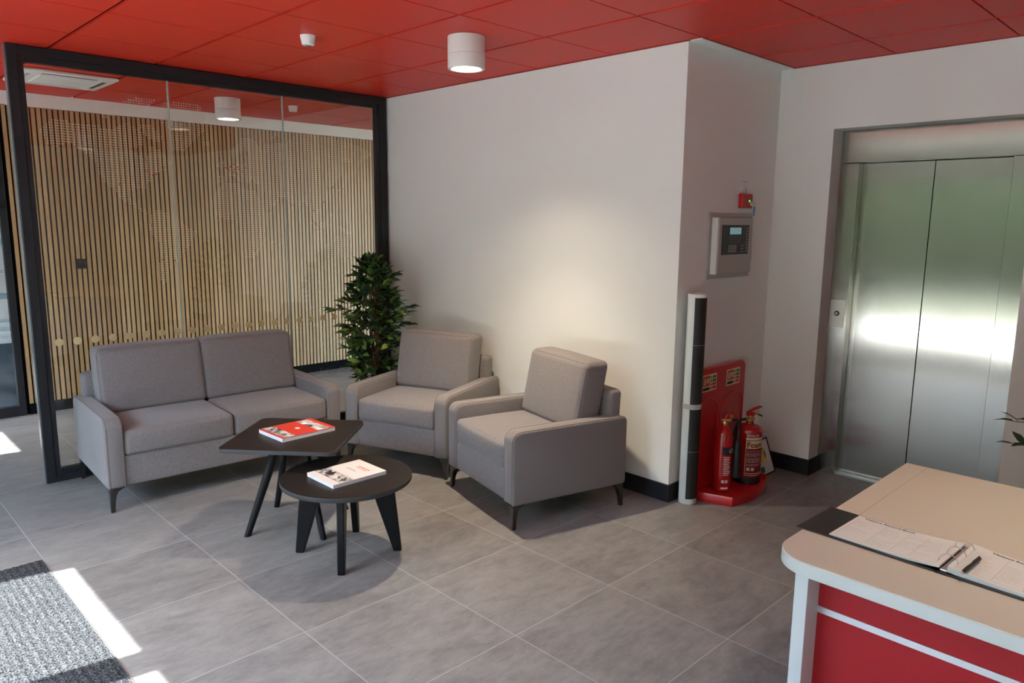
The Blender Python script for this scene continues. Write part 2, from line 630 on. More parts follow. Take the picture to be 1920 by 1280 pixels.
def thing(name, label, cat, loc=(0, 0, 0), rotz=0, group=None):
    o = bpy.data.objects.new(name, None)
    o.empty_display_size = 0.1
    COL.objects.link(o)
    o.location = loc
    o.rotation_euler = (0, 0, rotz)
    return tag(o, label, cat, group)


def struct(o):
    o['kind'] = 'structure'
    return o


def copy_thing(root, loc, rotz, label):
    r = root.copy()
    COL.objects.link(r)
    r.location = loc
    r.rotation_euler = (0, 0, rotz)
    r['label'] = label
    for ch in list(root.children):
        c = ch.copy()
        COL.objects.link(c)
        c.parent = r
        for g in list(ch.children):
            d = g.copy()
            COL.objects.link(d)
            d.parent = c
    return r


def text_obj(name, s, size, material, place, parent=None, align='LEFT', bold=0.0, squeeze=1.0):
    """text turned into a mesh; place maps (x, y, h) on the text plane to a 3D point"""
    cu = bpy.data.curves.new(name, 'FONT')
    cu.body = s
    cu.size = size
    cu.align_x = align
    cu.offset = bold
    cu.resolution_u = 2
    tmp = bpy.data.objects.new(name, cu)
    COL.objects.link(tmp)
    dg = bpy.context.evaluated_depsgraph_get()
    me = bpy.data.meshes.new_from_object(tmp.evaluated_get(dg))
    bpy.data.objects.remove(tmp)
    bpy.data.curves.remove(cu)
    for v in me.vertices:
        v.co = Vector(place(v.co.x * squeeze, v.co.y))
    me.materials.clear()
    me.materials.append(material)
    o = bpy.data.objects.new(name, me)
    COL.objects.link(o)
    if parent:
        o.parent = parent
    return o


def rpoly(pts, radii, k=5):
    """polygon with rounded corners, counter-clockwise"""
    out = []
    n = len(pts)
    for i in range(n):
        p, a, b = Vector(pts[i]), Vector(pts[i - 1]), Vector(pts[(i + 1) % n])
        r = radii[i] if isinstance(radii, (list, tuple)) else radii
        if r <= 0:
            out.append(tuple(p))
            continue
        u, v = (a - p).normalized(), (b - p).normalized()
        ang = u.angle(v)
        d = r / math.tan(ang / 2)
        c = p + (u + v).normalized() * (r / math.sin(ang / 2))
        s, e = p + u * d - c, p + v * d - c
        a0 = math.atan2(s.y, s.x)
        da = math.atan2(e.y, e.x) - a0
        while da > PI:
            da -= 2 * PI
        while da < -PI:
            da += 2 * PI
        for t in range(k + 1):
            q = a0 + da * t / k
            out.append((c.x + r * math.cos(q), c.y + r * math.sin(q)))
    return out


# ---------------------------------------------------------------- the setting
WX, WY, LX = 2.865, -2.0, 3.945      # white wall, side wall, lift wall
GY = 0.80                            # glass partition front
SY = 2.765                           # slatted wall face
H = 2.608

struct(MB().box(FX - 0.3, 6.0, -6.6, 2.80, -0.2, 0.0).obj('floor', FLOOR))
struct(MB().box(FX - 0.3, 6.0, 2.80, 7.2, -0.2, -0.001).obj('floor_office', CARPET))

# ceiling: perforated metal trays on a 600 grid, dark red gaps above
cm = MB()
ox, oy = 0.4871, 0.3127
for i in range(-1, 10):
    for j in range(-5, 12):
        x0, y1 = ox + 0.6 * i, oy - 0.6 * j
        y0 = y1 - 0.6
        x1 = x0 + 0.6
        gx, gy = 0.0105, 0.0042
        a0, a1 = max(x0 + gx, FX), x1 - gx
        b0, b1 = max(y0 + gy, -6.3), min(y1 - gy, 2.77)
        if a1 - a0 < 0.02 or b1 - b0 < 0.02:
            continue
        if b1 > WY and b0 < GY and a1 > WX - 0.0:       # inside the solid core behind the white wall
            if a0 > WX and b0 > WY - 0.085:
                continue
            if a0 < WX:
                if b0 >= WY:
                    a1 = min(a1, WX)
        if a0 > LX + 0.01 and b0 < WY:
            continue
        if a0 > WX - 0.05 and a1 > WX and b0 < WY - 0.085 < b1:   # stop at the white margin
            b1 = WY - 0.085
        cm.box(a0, a1, b0, b1, H, H + 0.012)
ceil = struct(cm.obj('ceiling', RED_TILE))
MB().box(ox - 0.6, 6.0, -6.3, 2.78, H + 0.030, H + 0.05).obj('grid', RED_GRID, ceil)
MB().box(FX - 0.1, ox - 0.6, -6.4, 2.78, H - 0.002, H + 0.05).obj('white_bounce_strip', WHITE, ceil)  # unseen white strip added to brighten reflections and cut the red bounce
MB().box(WX, LX, WY - 0.083, WY, H - 0.004, H + 0.03).obj('margin', WHITE, ceil)
tr = MB()
tr.box(WX - 0.012, WX, WY - 0.01, GY, H - 0.004, H + 0.006)
tr.box(LX - 0.012, LX, -6.3, WY - 0.083, H - 0.004, H + 0.006)
tr.box(WX, LX, WY - 0.093, WY - 0.083, H - 0.003, H + 0.006)
tr.obj('edge_trim', mat('red edge trim', (0.33, 0.016, 0.012), 0.4), ceil)
struct(MB().box(FX - 0.3, 6.0, 2.80, 7.2, H, H + 0.1).obj('ceiling_office', WHITE))

# walls
core = MB()
core.box(WX, 3.995, WY, GY + 0.06, 0, 2.7)
struct(core.obj('wall_back', WHITE))
lift = MB()
LY0, LY1, LZ = -3.425, -2.363, 2.215          # lift recess
lift.box(LX, LX + 0.25, LY1, WY, 0, 2.7)
lift.box(LX, LX + 0.25, -6.35, LY0, 0, 2.7)
lift.box(LX, LX + 0.25, LY0, LY1, LZ, 2.7)
struct(lift.obj('wall_right', WHITE))
struct(MB().box(FX - 0.25, LX + 0.25, -6.45, -6.3, 0, 2.7).obj('wall_rear', WHITE))
struct(MB().box(5.5, 5.65, GY + 0.06, 2.9, 0, 2.7).obj('wall_corridor_end', WHITE))

# facade with glazed openings
fa = MB()
ys = sorted(OPEN, key=lambda o: o[0])
prev = -6.45
for (y0, y1, z0, z1) in ys:
    fa.box(FX - FT, FX, prev, y0, 0, 2.7)
    fa.box(FX - FT, FX, y0, y1, z1, 2.7)
    if z0 > 0.05:
        fa.box(FX - FT, FX, y0, y1, 0, z0)
    prev = y1
fa.box(FX - FT, FX, prev, 7.2, 0, 2.7)
struct(fa.obj('wall_left', WHITE))
for k, (y0, y1, z0, z1) in enumerate(OPEN):
    wf = MB()
    t_ = 0.028
    wf.box(FX - 0.09, FX - 0.04, y0, y0 + t_, z0, z1).box(FX - 0.09, FX - 0.04, y1 - t_, y1, z0, z1)
    wf.box(FX - 0.09, FX - 0.04, y0 + t_, y1 - t_, z1 - 0.02, z1).box(FX - 0.09, FX - 0.04, y0 + t_, y1 - t_, z0, z0 + t_)
    wo = struct(wf.obj('window_%d' % (k + 1), FRAME))
    MB().box(FX - 0.069, FX - 0.061, y0 + t_, y1 - t_, z0 + t_, z1 - 0.02).obj('glass_pane', GLASS2, wo)

# slatted oak wall with white bulkhead
sw = MB()
x = 0.585
while x < 5.5:
    sw.box(x, x + 0.027, SY, SY + 0.014, 0.09, 2.50)
    x += 0.04
slat = struct(sw.obj('wall_slatted', WOOD))
MB().box(0.56, 5.5, SY + 0.014, SY + 0.03, 0.0, 2.50).obj('felt_backing', FELT, slat)
MB().box(FX, 5.5, SY - 0.004, SY + 0.035, 2.503, 2.7).obj('bulkhead', WHITE, slat)
# dark rebate post beside the door
struct(MB().box(0.585, 5.5, SY - 0.008, SY + 0.014, 0, 0.088).obj('baseboard_corridor', FELT))

bb = MB()
t_ = 0.014
hb = 0.105
bb.box(WX - t_, WX, WY - t_, GY, 0, hb)
bb.obj('baseboard_back', SKIRT, bevel=0.003)
b2 = MB()
b2.box(WX, LX - t_, WY - t_, WY, 0, hb)
b2.obj('baseboard_side', SKIRT, bevel=0.003)
b3 = MB()
b3.box(LX - t_, LX, LY1 - t_, WY - t_, 0, hb)
b3.box(LX, LX + 0.135, LY1 - t_, LY1, 0, hb)
b3.box(LX - t_, LX, -6.3, LY0 + t_, 0, hb)
b3.obj('baseboard_right', SKIRT, bevel=0.003)
for n in ('baseboard_back', 'baseboard_side', 'baseboard_right'):
    struct(bpy.data.objects[n])

# office door / glazed screen at the far left
door = thing('door_1', 'dark-framed glass office door with frosted white bands at the left edge', 'door')
del door['category'], door['label']
struct(door)
dm = MB()
dm.box(0.507, 0.558, SY - 0.01, SY + 0.05, 0, 2.5)
dm.box(-0.55, 0.507, SY - 0.01, SY + 0.05, 0, 0.085)
dm.box(-0.55, 0.507, SY - 0.01, SY + 0.05, 2.42, 2.5)
dm.box(-0.63, -0.55, SY - 0.01, SY + 0.05, 0, 2.5)
dm.obj('door_frame', FRAME, door, bevel=0.003)
MB().box(-0.55, 0.507, SY + 0.018, SY + 0.026, 0.085, 2.42).obj('glass_pane', GLASS2, door)
fb = MB()
for z0, z1 in ((1.66, 2.40), (1.463, 1.63), (1.22, 1.416), (1.023, 1.178), (0.811, 0.974), (0.746, 0.781), (0.681, 0.712), (0.62, 0.655)):
    fb.box(-0.55, 0.503, SY + 0.014, SY + 0.0175, z0, z1)
fb.obj('frosted_band', FROST_W, door)
MB().box(-0.55, 0.495, SY + 0.012, SY + 0.03, 1.182, 1.214).obj('push_bar', PANEL_GREY, door)
struct(MB().box(FX, -0.63, SY, SY + 0.1, 0, 2.5).obj('wall_corridor_left', WHITE))
struct(MB().box(FX - 0.25, 6.0, 7.0, 7.2, 0, 2.7).obj('wall_office', WHITE))
struct(MB().box(5.5, 5.65, 2.9, 7.0, 0, 2.7).obj('wall_office_right', WHITE))

# lift
lift_o = thing('door_2', '', '')
del lift_o['category'], lift_o['label']
struct(lift_o)
JX, DX = 4.085, 4.160
jb = MB()
jb.box(JX, DX + 0.02, -2.478, LY1, 0, 2.015)
jb.box(JX, DX + 0.02, LY0, -3.292, 0, 2.015)
jb.obj('jamb', STEEL, lift_o, bevel=0.002)
MB().box(JX, DX + 0.02, LY0, LY1, 2.018, LZ).obj('header', STEEL, lift_o, bevel=0.002)
MB().box(DX, DX + 0.03, -2.884, -2.478, 0.012, 2.015).obj('door_leaf', STEEL, lift_o, bevel=0.0015)
MB().box(DX, DX + 0.03, -3.292, -2.888, 0.012, 2.015).obj('door_leaf', STEEL, lift_o, bevel=0.0015)
MB().box(JX + 0.02, DX + 0.03, -3.292, -2.478, 0.0, 0.010).obj('sill', CHROME, lift_o)
ks = MB().box(JX - 0.003, JX, -2.462, -2.368, 0.982, 1.160).obj('key_switch', STEEL_PLATE, lift_o, bevel=0.001)
Mx = Matrix.Translation((JX - 0.003, -2.416, 1.071)) @ Matrix.Rotation(R(-90), 4, 'Y')
MB().lathe([(0.0005, 0.006), (0.013, 0.006), (0.0165, 0.003), (0.0165, 0.0)], 24, M=Mx).obj('lock_ring', BLACK_PL, ks, smooth=30)
MB().lathe([(0.0005, 0.008), (0.0085, 0.008), (0.009, 0.0)], 20, M=Mx).obj('lock_core', CHROME, ks, smooth=30)
MB().box(JX - 0.013, JX - 0.010, -2.4175, -2.4145, 1.066, 1.076).obj('keyhole', INK, ks)
struct(MB().box(DX + 0.03, 4.4, LY0 - 0.2, LY1 + 0.2, 0, 2.7).obj('wall_shaft', FELT))



struct(MB().box(FX - FT - 2.6, FX - FT, -6.6, -2.42, 2.42, 2.60).obj('sun_block_slab', WHITE))  # unseen slab added to keep the sun out of the desk-side openings

# outside: lawn, paving and a hedge that the windows and the lift doors see
gr = MB().box(-60, FX - 3.2, -50, 50, -0.3, -0.06).obj('lawn', GRASS)
gr['kind'] = 'structure'
struct(MB().box(FX - 3.2, FX - 0.25, -20, 20, -0.3, -0.05).obj('ground', PAVING))
rng = random.Random(4)
hg = MB()
for k in range(150):
    cx, cy_ = -15 - rng.random() * 7, -30 + k * 0.5
    rr, hh = 1.6 + rng.random() * 1.2, 4.5 + rng.random() * 4
    hg.lathe([(0.02, hh), (rr * 0.5, hh * 0.93), (rr * 0.85, hh * 0.7), (rr, hh * 0.4), (rr * 0.85, 0.1), (0.02, 0)][::-1], 10, (cx, cy_, -0.1))
ho = hg.obj('hedge', HEDGE, smooth=80)
ho['kind'] = 'stuff'
ho['label'] = 'green hedge and trees beyond the windows'
ho['category'] = 'hedge'


# ---------------------------------------------------------------- glass partition
gp = thing('glass_partition', 'black-framed three-pane glass partition with a dotted world map, behind the sofa', 'partition', (0, GY, 0))
X0, X1, ZT = 0.271, 2.85, 2.604
D_ = 0.062
fr = MB()
fr.box(X0, X0 + 0.052, 0, D_, 0, ZT).box(X1 - 0.070, X1, 0, D_, 0, ZT)
fr.box(X0 + 0.052, X1 - 0.070, 0, D_, ZT - 0.052, ZT).box(X0 + 0.052, X1 - 0.070, 0, D_, 0, 0.040)
fr.obj('frame', FRAME, gp, bevel=0.0025)
gb = MB()
gb.box(X0 + 0.052, X0 + 0.083, 0.008, D_ - 0.008, 0.04, ZT - 0.052).box(X1 - 0.1, X1 - 0.07, 0.008, D_ - 0.008, 0.04, ZT - 0.052)
gb.box(X0 + 0.083, X1 - 0.1, 0.008, D_ - 0.008, ZT - 0.088, ZT - 0.052).box(X0 + 0.083, X1 - 0.1, 0.008, D_ - 0.008, 0.04, 0.079)
gb.obj('glazing_bead', FRAME, gp, bevel=0.002)
MB().box(X0 - 0.004, X0, 0.012, D_, 0, ZT).obj('end_strip', FRAME_EDGE, gp)
gx = [X0 + 0.083, 1.156, 1.959, X1 - 0.1]
for k in range(3):
    MB().box(gx[k] + 0.001, gx[k + 1] - 0.001, 0.026, 0.036, 0.079, ZT - 0.088).obj('pane', GLASS, gp)
for k in (1, 2):
    MB().box(gx[k] - 0.004, gx[k] + 0.004, 0.0245, 0.0375, 0.079, ZT - 0.088).obj('joint', SILICONE, gp)


def discs(pts, r, n):
    m = MB()
    for (px, pz) in pts:
        m.v += [(px + r * math.cos(2 * PI * i / n), 0.0252, pz + r * math.sin(2 * PI * i / n)) for i in range(n)]
        b = len(m.v) - n
        m.f.append(tuple(range(b, b + n)))
    return m


discs([(0.410 + 0.1013 * k, 0.872) for k in range(23)], 0.0245, 24).obj('safety_dots', FROST, gp)
LAND = [
    [(-168, 66), (-156, 71), (-140, 70), (-125, 70), (-110, 68), (-95, 72), (-82, 69), (-80, 62), (-93, 59), (-88, 56), (-82, 55), (-79, 51), (-77, 57), (-77, 62), (-65, 59), (-56, 52), (-65, 48), (-60, 46), (-70, 43), (-75, 39), (-81, 31), (-80, 25), (-83, 29), (-90, 29), (-97, 27), (-97, 21), (-91, 18), (-87, 21), (-88, 15), (-83, 10), (-78, 8), (-84, 9), (-92, 14), (-105, 20), (-110, 28), (-117, 33), (-124, 41), (-124, 48), (-132, 55), (-145, 60), (-158, 57), (-164, 60)],
    [(-115, 73), (-100, 75), (-85, 76), (-65, 83), (-80, 83), (-95, 81), (-120, 76)],
    [(-85, 72), (-72, 72), (-62, 66), (-68, 63), (-78, 66)],
    [(-55, 60), (-43, 60), (-22, 70), (-18, 77), (-25, 83), (-45, 83), (-62, 81), (-70, 77), (-54, 70)],
    [(-24, 66), (-14, 66), (-15, 63.5), (-22, 63.5)],
    [(-78, 8), (-72, 12), (-61, 10), (-51, 4), (-44, -2), (-35, -6), (-39, -16), (-48, -26), (-57, -36), (-64, -41), (-68, -50), (-69, -55), (-75, -48), (-72, -30), (-71, -18), (-80, -6), (-80, 1)],
    [(-17, 21), (-10, 31), (-5, 36), (10, 37), (20, 32), (32, 31), (38, 20), (44, 11), (51, 12), (41, -2), (39, -10), (40, -17), (35, -22), (32, -29), (25, -34), (18, -34), (14, -22), (12, -12), (9, 0), (8, 4), (-4, 5), (-12, 8), (-17, 14)],
    [(44, -16), (50, -16), (47, -25), (44, -24)],
    [(-9, 43), (-9, 37), (-5, 36), (3, 42), (9, 44), (14, 40), (18, 40), (13, 45), (20, 41), (23, 37), (28, 41), (36, 36), (35, 31), (43, 13), (52, 17), (59, 23), (50, 29), (57, 26), (67, 25), (73, 18), (77, 8), (80, 14), (88, 22), (94, 17), (98, 9), (103, 2), (104, 9), (109, 12), (106, 20), (117, 23), (122, 30), (119, 37), (126, 37), (128, 40), (140, 50), (142, 60), (155, 60), (157, 51), (163, 58), (178, 65), (185, 66), (170, 70), (140, 73), (113, 74), (100, 77), (80, 73), (68, 69), (45, 67), (40, 65), (30, 70), (20, 70), (5, 61), (8, 57), (12, 60), (18, 62), (22, 66), (24, 60), (20, 55), (10, 54), (2, 50), (-3, 48), (-1, 44)],
    [(-6, 50), (1, 51.5), (-2, 56), (-5, 58.5), (-6, 55)],
    [(-10, 52), (-6, 52), (-6, 55), (-9, 54)],
    [(130, 32), (140, 35), (142, 42), (145, 44), (140, 44), (138, 37)],
    [(95, 5), (104, -2), (106, -6), (101, -3)],
    [(105, -6), (115, -8), (115, -9), (106, -8)],
    [(109, 1), (117, 6), (118, 1), (115, -4), (110, -2)],
    [(119, 0), (124, 1), (122, -5), (120, -5)],
    [(131, -1), (141, -3), (150, -10), (143, -9), (138, -8), (133, -4)],
    [(120, 18), (124, 12), (126, 7), (122, 8)],
    [(114, -22), (122, -18), (130, -12), (136, -12), (140, -17), (142, -11), (146, -19), (153, -27), (150, -37), (140, -38), (131, -32), (118, -35), (115, -33)],
    [(145, -41), (148, -41), (147, -43.5)],
    [(172, -35), (178, -38), (172, -44), (167, -46), (173, -41)],
    [(50, 70), (60, 76), (68, 77), (56, 71)],
    [(12, 77), (22, 80), (27, 79.5), (17, 77)],
]


def inside(x, y, poly):
    c = False
    n = len(poly)
    for i in range(n):
        x1, y1 = poly[i]
        x2, y2 = poly[i - 1]
        if (y1 > y) != (y2 > y) and x < (x2 - x1) * (y - y1) / (y2 - y1) + x1:
            c = not c
    return c


MAPZ = [(-60, 1.14), (-56, 1.17), (-38, 1.325), (0, 1.592), (28, 1.815), (53, 2.0), (60, 2.08), (70, 2.2), (84, 2.41)]


def lerp_table(v, tab):
    for (a0, b0), (a1, b1) in zip(tab, tab[1:]):
        if a0 <= v <= a1:
            return b0 + (b1 - b0) * (v - a0) / (a1 - a0)
    return tab[0][1] if v < tab[0][0] else tab[-1][1] + 1.0


def mx_(lon):
    return 1.517 + 0.006605 * lon


def mz_(lat):
    return lerp_table(lat, MAPZ)


pts = []
px = 0.40
while px < 2.74:
    pz = 1.14
    while pz < 2.44:
        lon, lat = (px - 1.517) / 0.006605, (lerp_table(pz, [(b, a) for a, b in MAPZ]) if pz < 2.41 else 99)
        if any(inside(lon, lat, p) for p in LAND):
            pts.append((px, pz))
        pz += 0.0150
    px += 0.0155
discs(pts, 0.0038, 8).obj('world_map_dots', MAPDOT, gp)
MARK = [(-80, 44), (-74, 41), (-71, 42), (-87, 33), (-105, 32), (-95, 30), (-99, 19), (-78, -1), (-47, -23), (-70, -33), (-58, -34), (-3, 53), (0, 51), (3, 49), (2, 43), (-6, 40), (5, 52), (9, 50), (12, 46), (8, 47), (10, 54), (14, 50), (17, 48), (13, 52), (21, 52), (24, 60), (-6, 57), (28, -26), (37, -1), (55, 25), (77, 28), (73, 19), (101, 14), (104, 1), (107, -6), (114, 22), (121, 31), (127, 37), (139, 36), (151, -33), (145, -37)]
discs([(mx_(a), mz_(b)) for a, b in MARK], 0.0062, 10).obj('red_map_markers', REDDOT, gp)


# ---------------------------------------------------------------- sofa and armchairs
def make_seat(W, D, n, name, label, cat, loc, rotz, group=None):
    """upholstered seat; local x runs along the front from the left corner, y to the back"""
    t = thing(name, label, cat, loc, rotz, group)
    A, ZB, ZA = 0.098, 0.137, 0.540
    prof = rpoly([(0.0, ZB), (D, ZB), (D, ZA), (0.0, ZA)], [0.018, 0.018, 0.035, 0.055], 6)
    for x0 in (0.0, W - A):
        a = MB()
        e = 0.012
        rings = []
        for dx, sh in ((0, e), (e * 0.3, e * 0.3), (e, 0), (A - e, 0), (A - e * 0.3, e * 0.3), (A, e)):
            rings.append([(x0 + dx, D / 2 + (y - D / 2) * (1 - 2 * sh / D), (ZB + ZA) / 2 + (z - (ZB + ZA) / 2) * (1 - 2 * sh / (ZA - ZB))) for y, z in prof])
        a.loft(rings)
        arm = a.obj('armrest', FABRIC, t, smooth=50)
        for dx in (0.010, A - 0.010):
            MB().tube([(x0 + dx, D / 2 + (y - D / 2) * 0.998, (ZB + ZA) / 2 + (z - (ZB + ZA) / 2) * 0.997) for y, z in prof], 0.0028, 6, closed=True).obj('seam', SEAM, arm, smooth=60)
    MB().rbox(A - 0.004, W - A + 0.004, 0.012, D - 0.03, ZB + 0.002, 0.318, 0.012).obj('seat_base', FABRIC, t, smooth=50)

    def lean(q):
        q.y += (q.z - 0.30) * 0.05
        return q
    MB().rbox(0.045, W - 0.045, D - 0.115, D - 0.022, 0.15, 0.690, 0.030, shape=lean).obj('back_frame', FABRIC, t, smooth=50)
    cw = (W - 2 * A) / n
    for k in range(n):
        x0, x1 = A + k * cw + 0.003, A + (k + 1) * cw - 0.003
        MB().rbox(x0, x1, 0.002, D - 0.26, 0.312, 0.458, 0.026, 4, (0.0, 0.010, 0.016), 8).obj('seat_cushion', FABRIC, t, smooth=60)

        def tilt(q):
            z = q.z - 0.455
            return Vector((q.x, q.y + z * 0.20, q.z))
        c = MB().rbox(x0 - 0.004, x1 + 0.004, 0.455, 0.625, 0.455, 0.850, 0.034, 4, (0.004, 0.016, 0.008), 8, shape=tilt).obj('back_cushion', FABRIC, t, smooth=60)
        for yy in (0.468, 0.612):
            pr = rpoly([(x0 + 0.003, 0.466), (x1 - 0.003, 0.466), (x1 - 0.003, 0.842), (x0 + 0.003, 0.842)], 0.035, 5)
            MB().tube([tuple(tilt(Vector((p[0], yy, p[1])))) for p in pr], 0.0030, 6, closed=True).obj('seam', SEAM, c, smooth=60)
    for sx in (0, 1):
        for sy in (0, 1):
            rings = []
            for z, s_ in ((0.0, 0.020), (0.004, 0.022), (0.06, 0.027), (0.095, 0.034), (0.118, 0.046), (0.129, 0.064), (0.137, 0.085)):
                i = 0.008
                xs = (i, i + s_) if not sx else (W - i - s_, W - i)
                yv = (i, i + s_) if not sy else (D - i - s_, D - i)
                rings.append([(xs[0], yv[0], z), (xs[1], yv[0], z), (xs[1], yv[1], z), (xs[0], yv[1], z)])
            MB().loft(rings).obj('leg', BLACK_METAL, t, bevel=0.003, smooth=35)
    return t


make_seat(1.44, 0.765, 2, 'sofa', 'taupe-grey fabric two-seat sofa with black metal legs in front of the glass', 'sofa', (0.406, 0.022, 0), R(-2.9))
ch1 = make_seat(0.79, 0.765, 1, 'armchair', 'taupe-grey fabric armchair beside the sofa, in front of the leafy plant', 'armchair', (1.844, -0.099, 0), R(-68.97), 'matching armchairs')
copy_thing(ch1, (2.076, -0.911, 0), R(-103.93), 'taupe-grey fabric armchair nearest the fire extinguishers, turned towards the sofa')

# ---------------------------------------------------------------- coffee tables
st = thing('coffee_table', 'taller black square coffee table with rounded corners, holding the red book', 'table', (1.122, -0.785, 0), R(42))
h2 = 0.300
MB().prism(rpoly([(-h2, -h2), (h2, -h2), (h2, h2), (-h2, h2)], 0.045, 8), 0.478, 0.4990).obj('edge_band', TABLE_EDGE_SHEEN, st, bevel=0.002, smooth=30)
h3 = h2 - 0.002
MB().prism(rpoly([(-h3, -h3), (h3, -h3), (h3, h3), (-h3, h3)], 0.043, 8), 0.497, 0.500).obj('tabletop', TABLE, st)
for k in range(4):
    a = R(48 - 3) + k * PI / 2 - R(0)
    c, s_ = math.cos(a), math.sin(a)
    rings = []
    for z, rad, wr, wt in ((0, 0.286, 0.018, 0.016), (0.30, 0.166, 0.025, 0.019), (0.478, 0.096, 0.031, 0.021)):
        rings.append([(rad * c + wr * math.cos(q) * c - wt * math.sin(q) * s_, rad * s_ + wr * math.cos(q) * s_ + wt * math.sin(q) * c, z) for q in [2 * PI * i / 14 for i in range(14)]])
    MB().loft(rings).obj('leg', TABLE_LEG, st, smooth=40)
cb = MB()
cb.box(-0.16, 0.16, -0.018, 0.018, 0.455, 0.478, Matrix.Rotation(R(45), 4, 'Z')).box(-0.018, 0.018, -0.16, 0.16, 0.455, 0.478, Matrix.Rotation(R(45), 4, 'Z'))
cb.obj('crossbar', TABLE_LEG, st, bevel=0.002)

rd = thing('coffee_table', 'lower black round coffee table with tapered board legs, holding the white book', 'table', (1.125, -1.287, 0), 0)
MB().lathe([(0.001, 0.375), (0.300, 0.375), (0.3165, 0.378), (0.3185, 0.382), (0.3185, 0.397), (0.317, 0.399), (0.001, 0.399)], 72).obj('edge_band', TABLE_EDGE_SHEEN, rd, smooth=30)
MB().lathe([(0.001, 0.396), (0.3165, 0.396), (0.3165, 0.400), (0.001, 0.400)], 72).obj('tabletop', TABLE, rd, smooth=30)
for k, a in enumerate((R(138), R(230), R(-39), R(49))):
    M = Matrix.Rotation(a, 4, 'Z')
    MB().prism(rpoly([(0.222, 0.0), (0.262, 0.0), (0.225, 0.375), (0.105, 0.375), (0.128, 0.335)][:4], 0.006, 2), -0.017, 0.017, M, 'y').obj('leg', TABLE_LEG, rd, bevel=0.004, smooth=30)


def book(name, label, cover, loc, rotz, W, L, T):
    b = thing(name, label, 'book', loc, rotz)
    MB().box(-L / 2, L / 2, -W / 2, W / 2, 0, T).obj('pages', BOOK_PAGES, b)
    MB().box(-L / 2 - 0.001, L / 2 + 0.001, -W / 2 - 0.001, W / 2 + 0.001, T, T + 0.0012).obj('cover', cover, b)
    return b


b1 = book('book', 'thick red-covered book with photo strips on the square table', BOOK_RED, (1.148, -0.757, 0.5001), R(2.5), 0.245, 0.315, 0.0200)
z = 0.0213
MB().box(-0.142, -0.078, -0.115, 0.118, z, z + 0.0003).obj('photo_strip', PHOTO_A, b1)
MB().box(0.058, 0.128, -0.118, 0.110, z, z + 0.0003).obj('photo_strip', PHOTO_B, b1)
MB().box(-0.013, 0.010, -0.018, 0.010, z, z + 0.0003).obj('emblem', LABEL_W, b1)
b2_ = book('book', 'white-covered book with a monochrome photo band on the round table', BOOK_WHITE, (1.122, -1.293, 0.4001), R(0.5), 0.238, 0.298, 0.0170)
z = 0.0183
MB().box(-0.105, -0.040, -0.1185, 0.1185, z, z + 0.0003).obj('photo_band', PHOTO_A, b2_)
ln = MB()
ln.box(-0.1085, -0.1065, -0.1185, 0.1185, z, z + 0.0003).box(-0.0375, -0.0362, -0.1185, 0.1185, z, z + 0.0003)
ln.obj('cover_line', INK, b2_)


def words_bar(m, x, y, length, h, rng, horizontal=False):
    """illegible line of print, running along -y"""
    q = y
    while q > y - length:
        wl = 0.006 + rng.random() * 0.010
        m.box(x - h / 2, x + h / 2, q - wl, q, z, z + 0.0003)
        q -= wl + 0.003


rb = random.Random(9)
m = MB()
words_bar(m, 0.088, 0.030, 0.085, 0.0075, rb)
words_bar(m, 0.072, 0.030, 0.090, 0.0045, rb)
m.obj('title', mat('title red ink', (0.55, 0.05, 0.03), 0.6), b2_)
m = MB()
words_bar(m, 0.040, 0.045, 0.055, 0.0035, rb)
words_bar(m, 0.030, 0.055, 0.080, 0.0035, rb)
m.obj('subtitle', INK_SOFT, b2_)


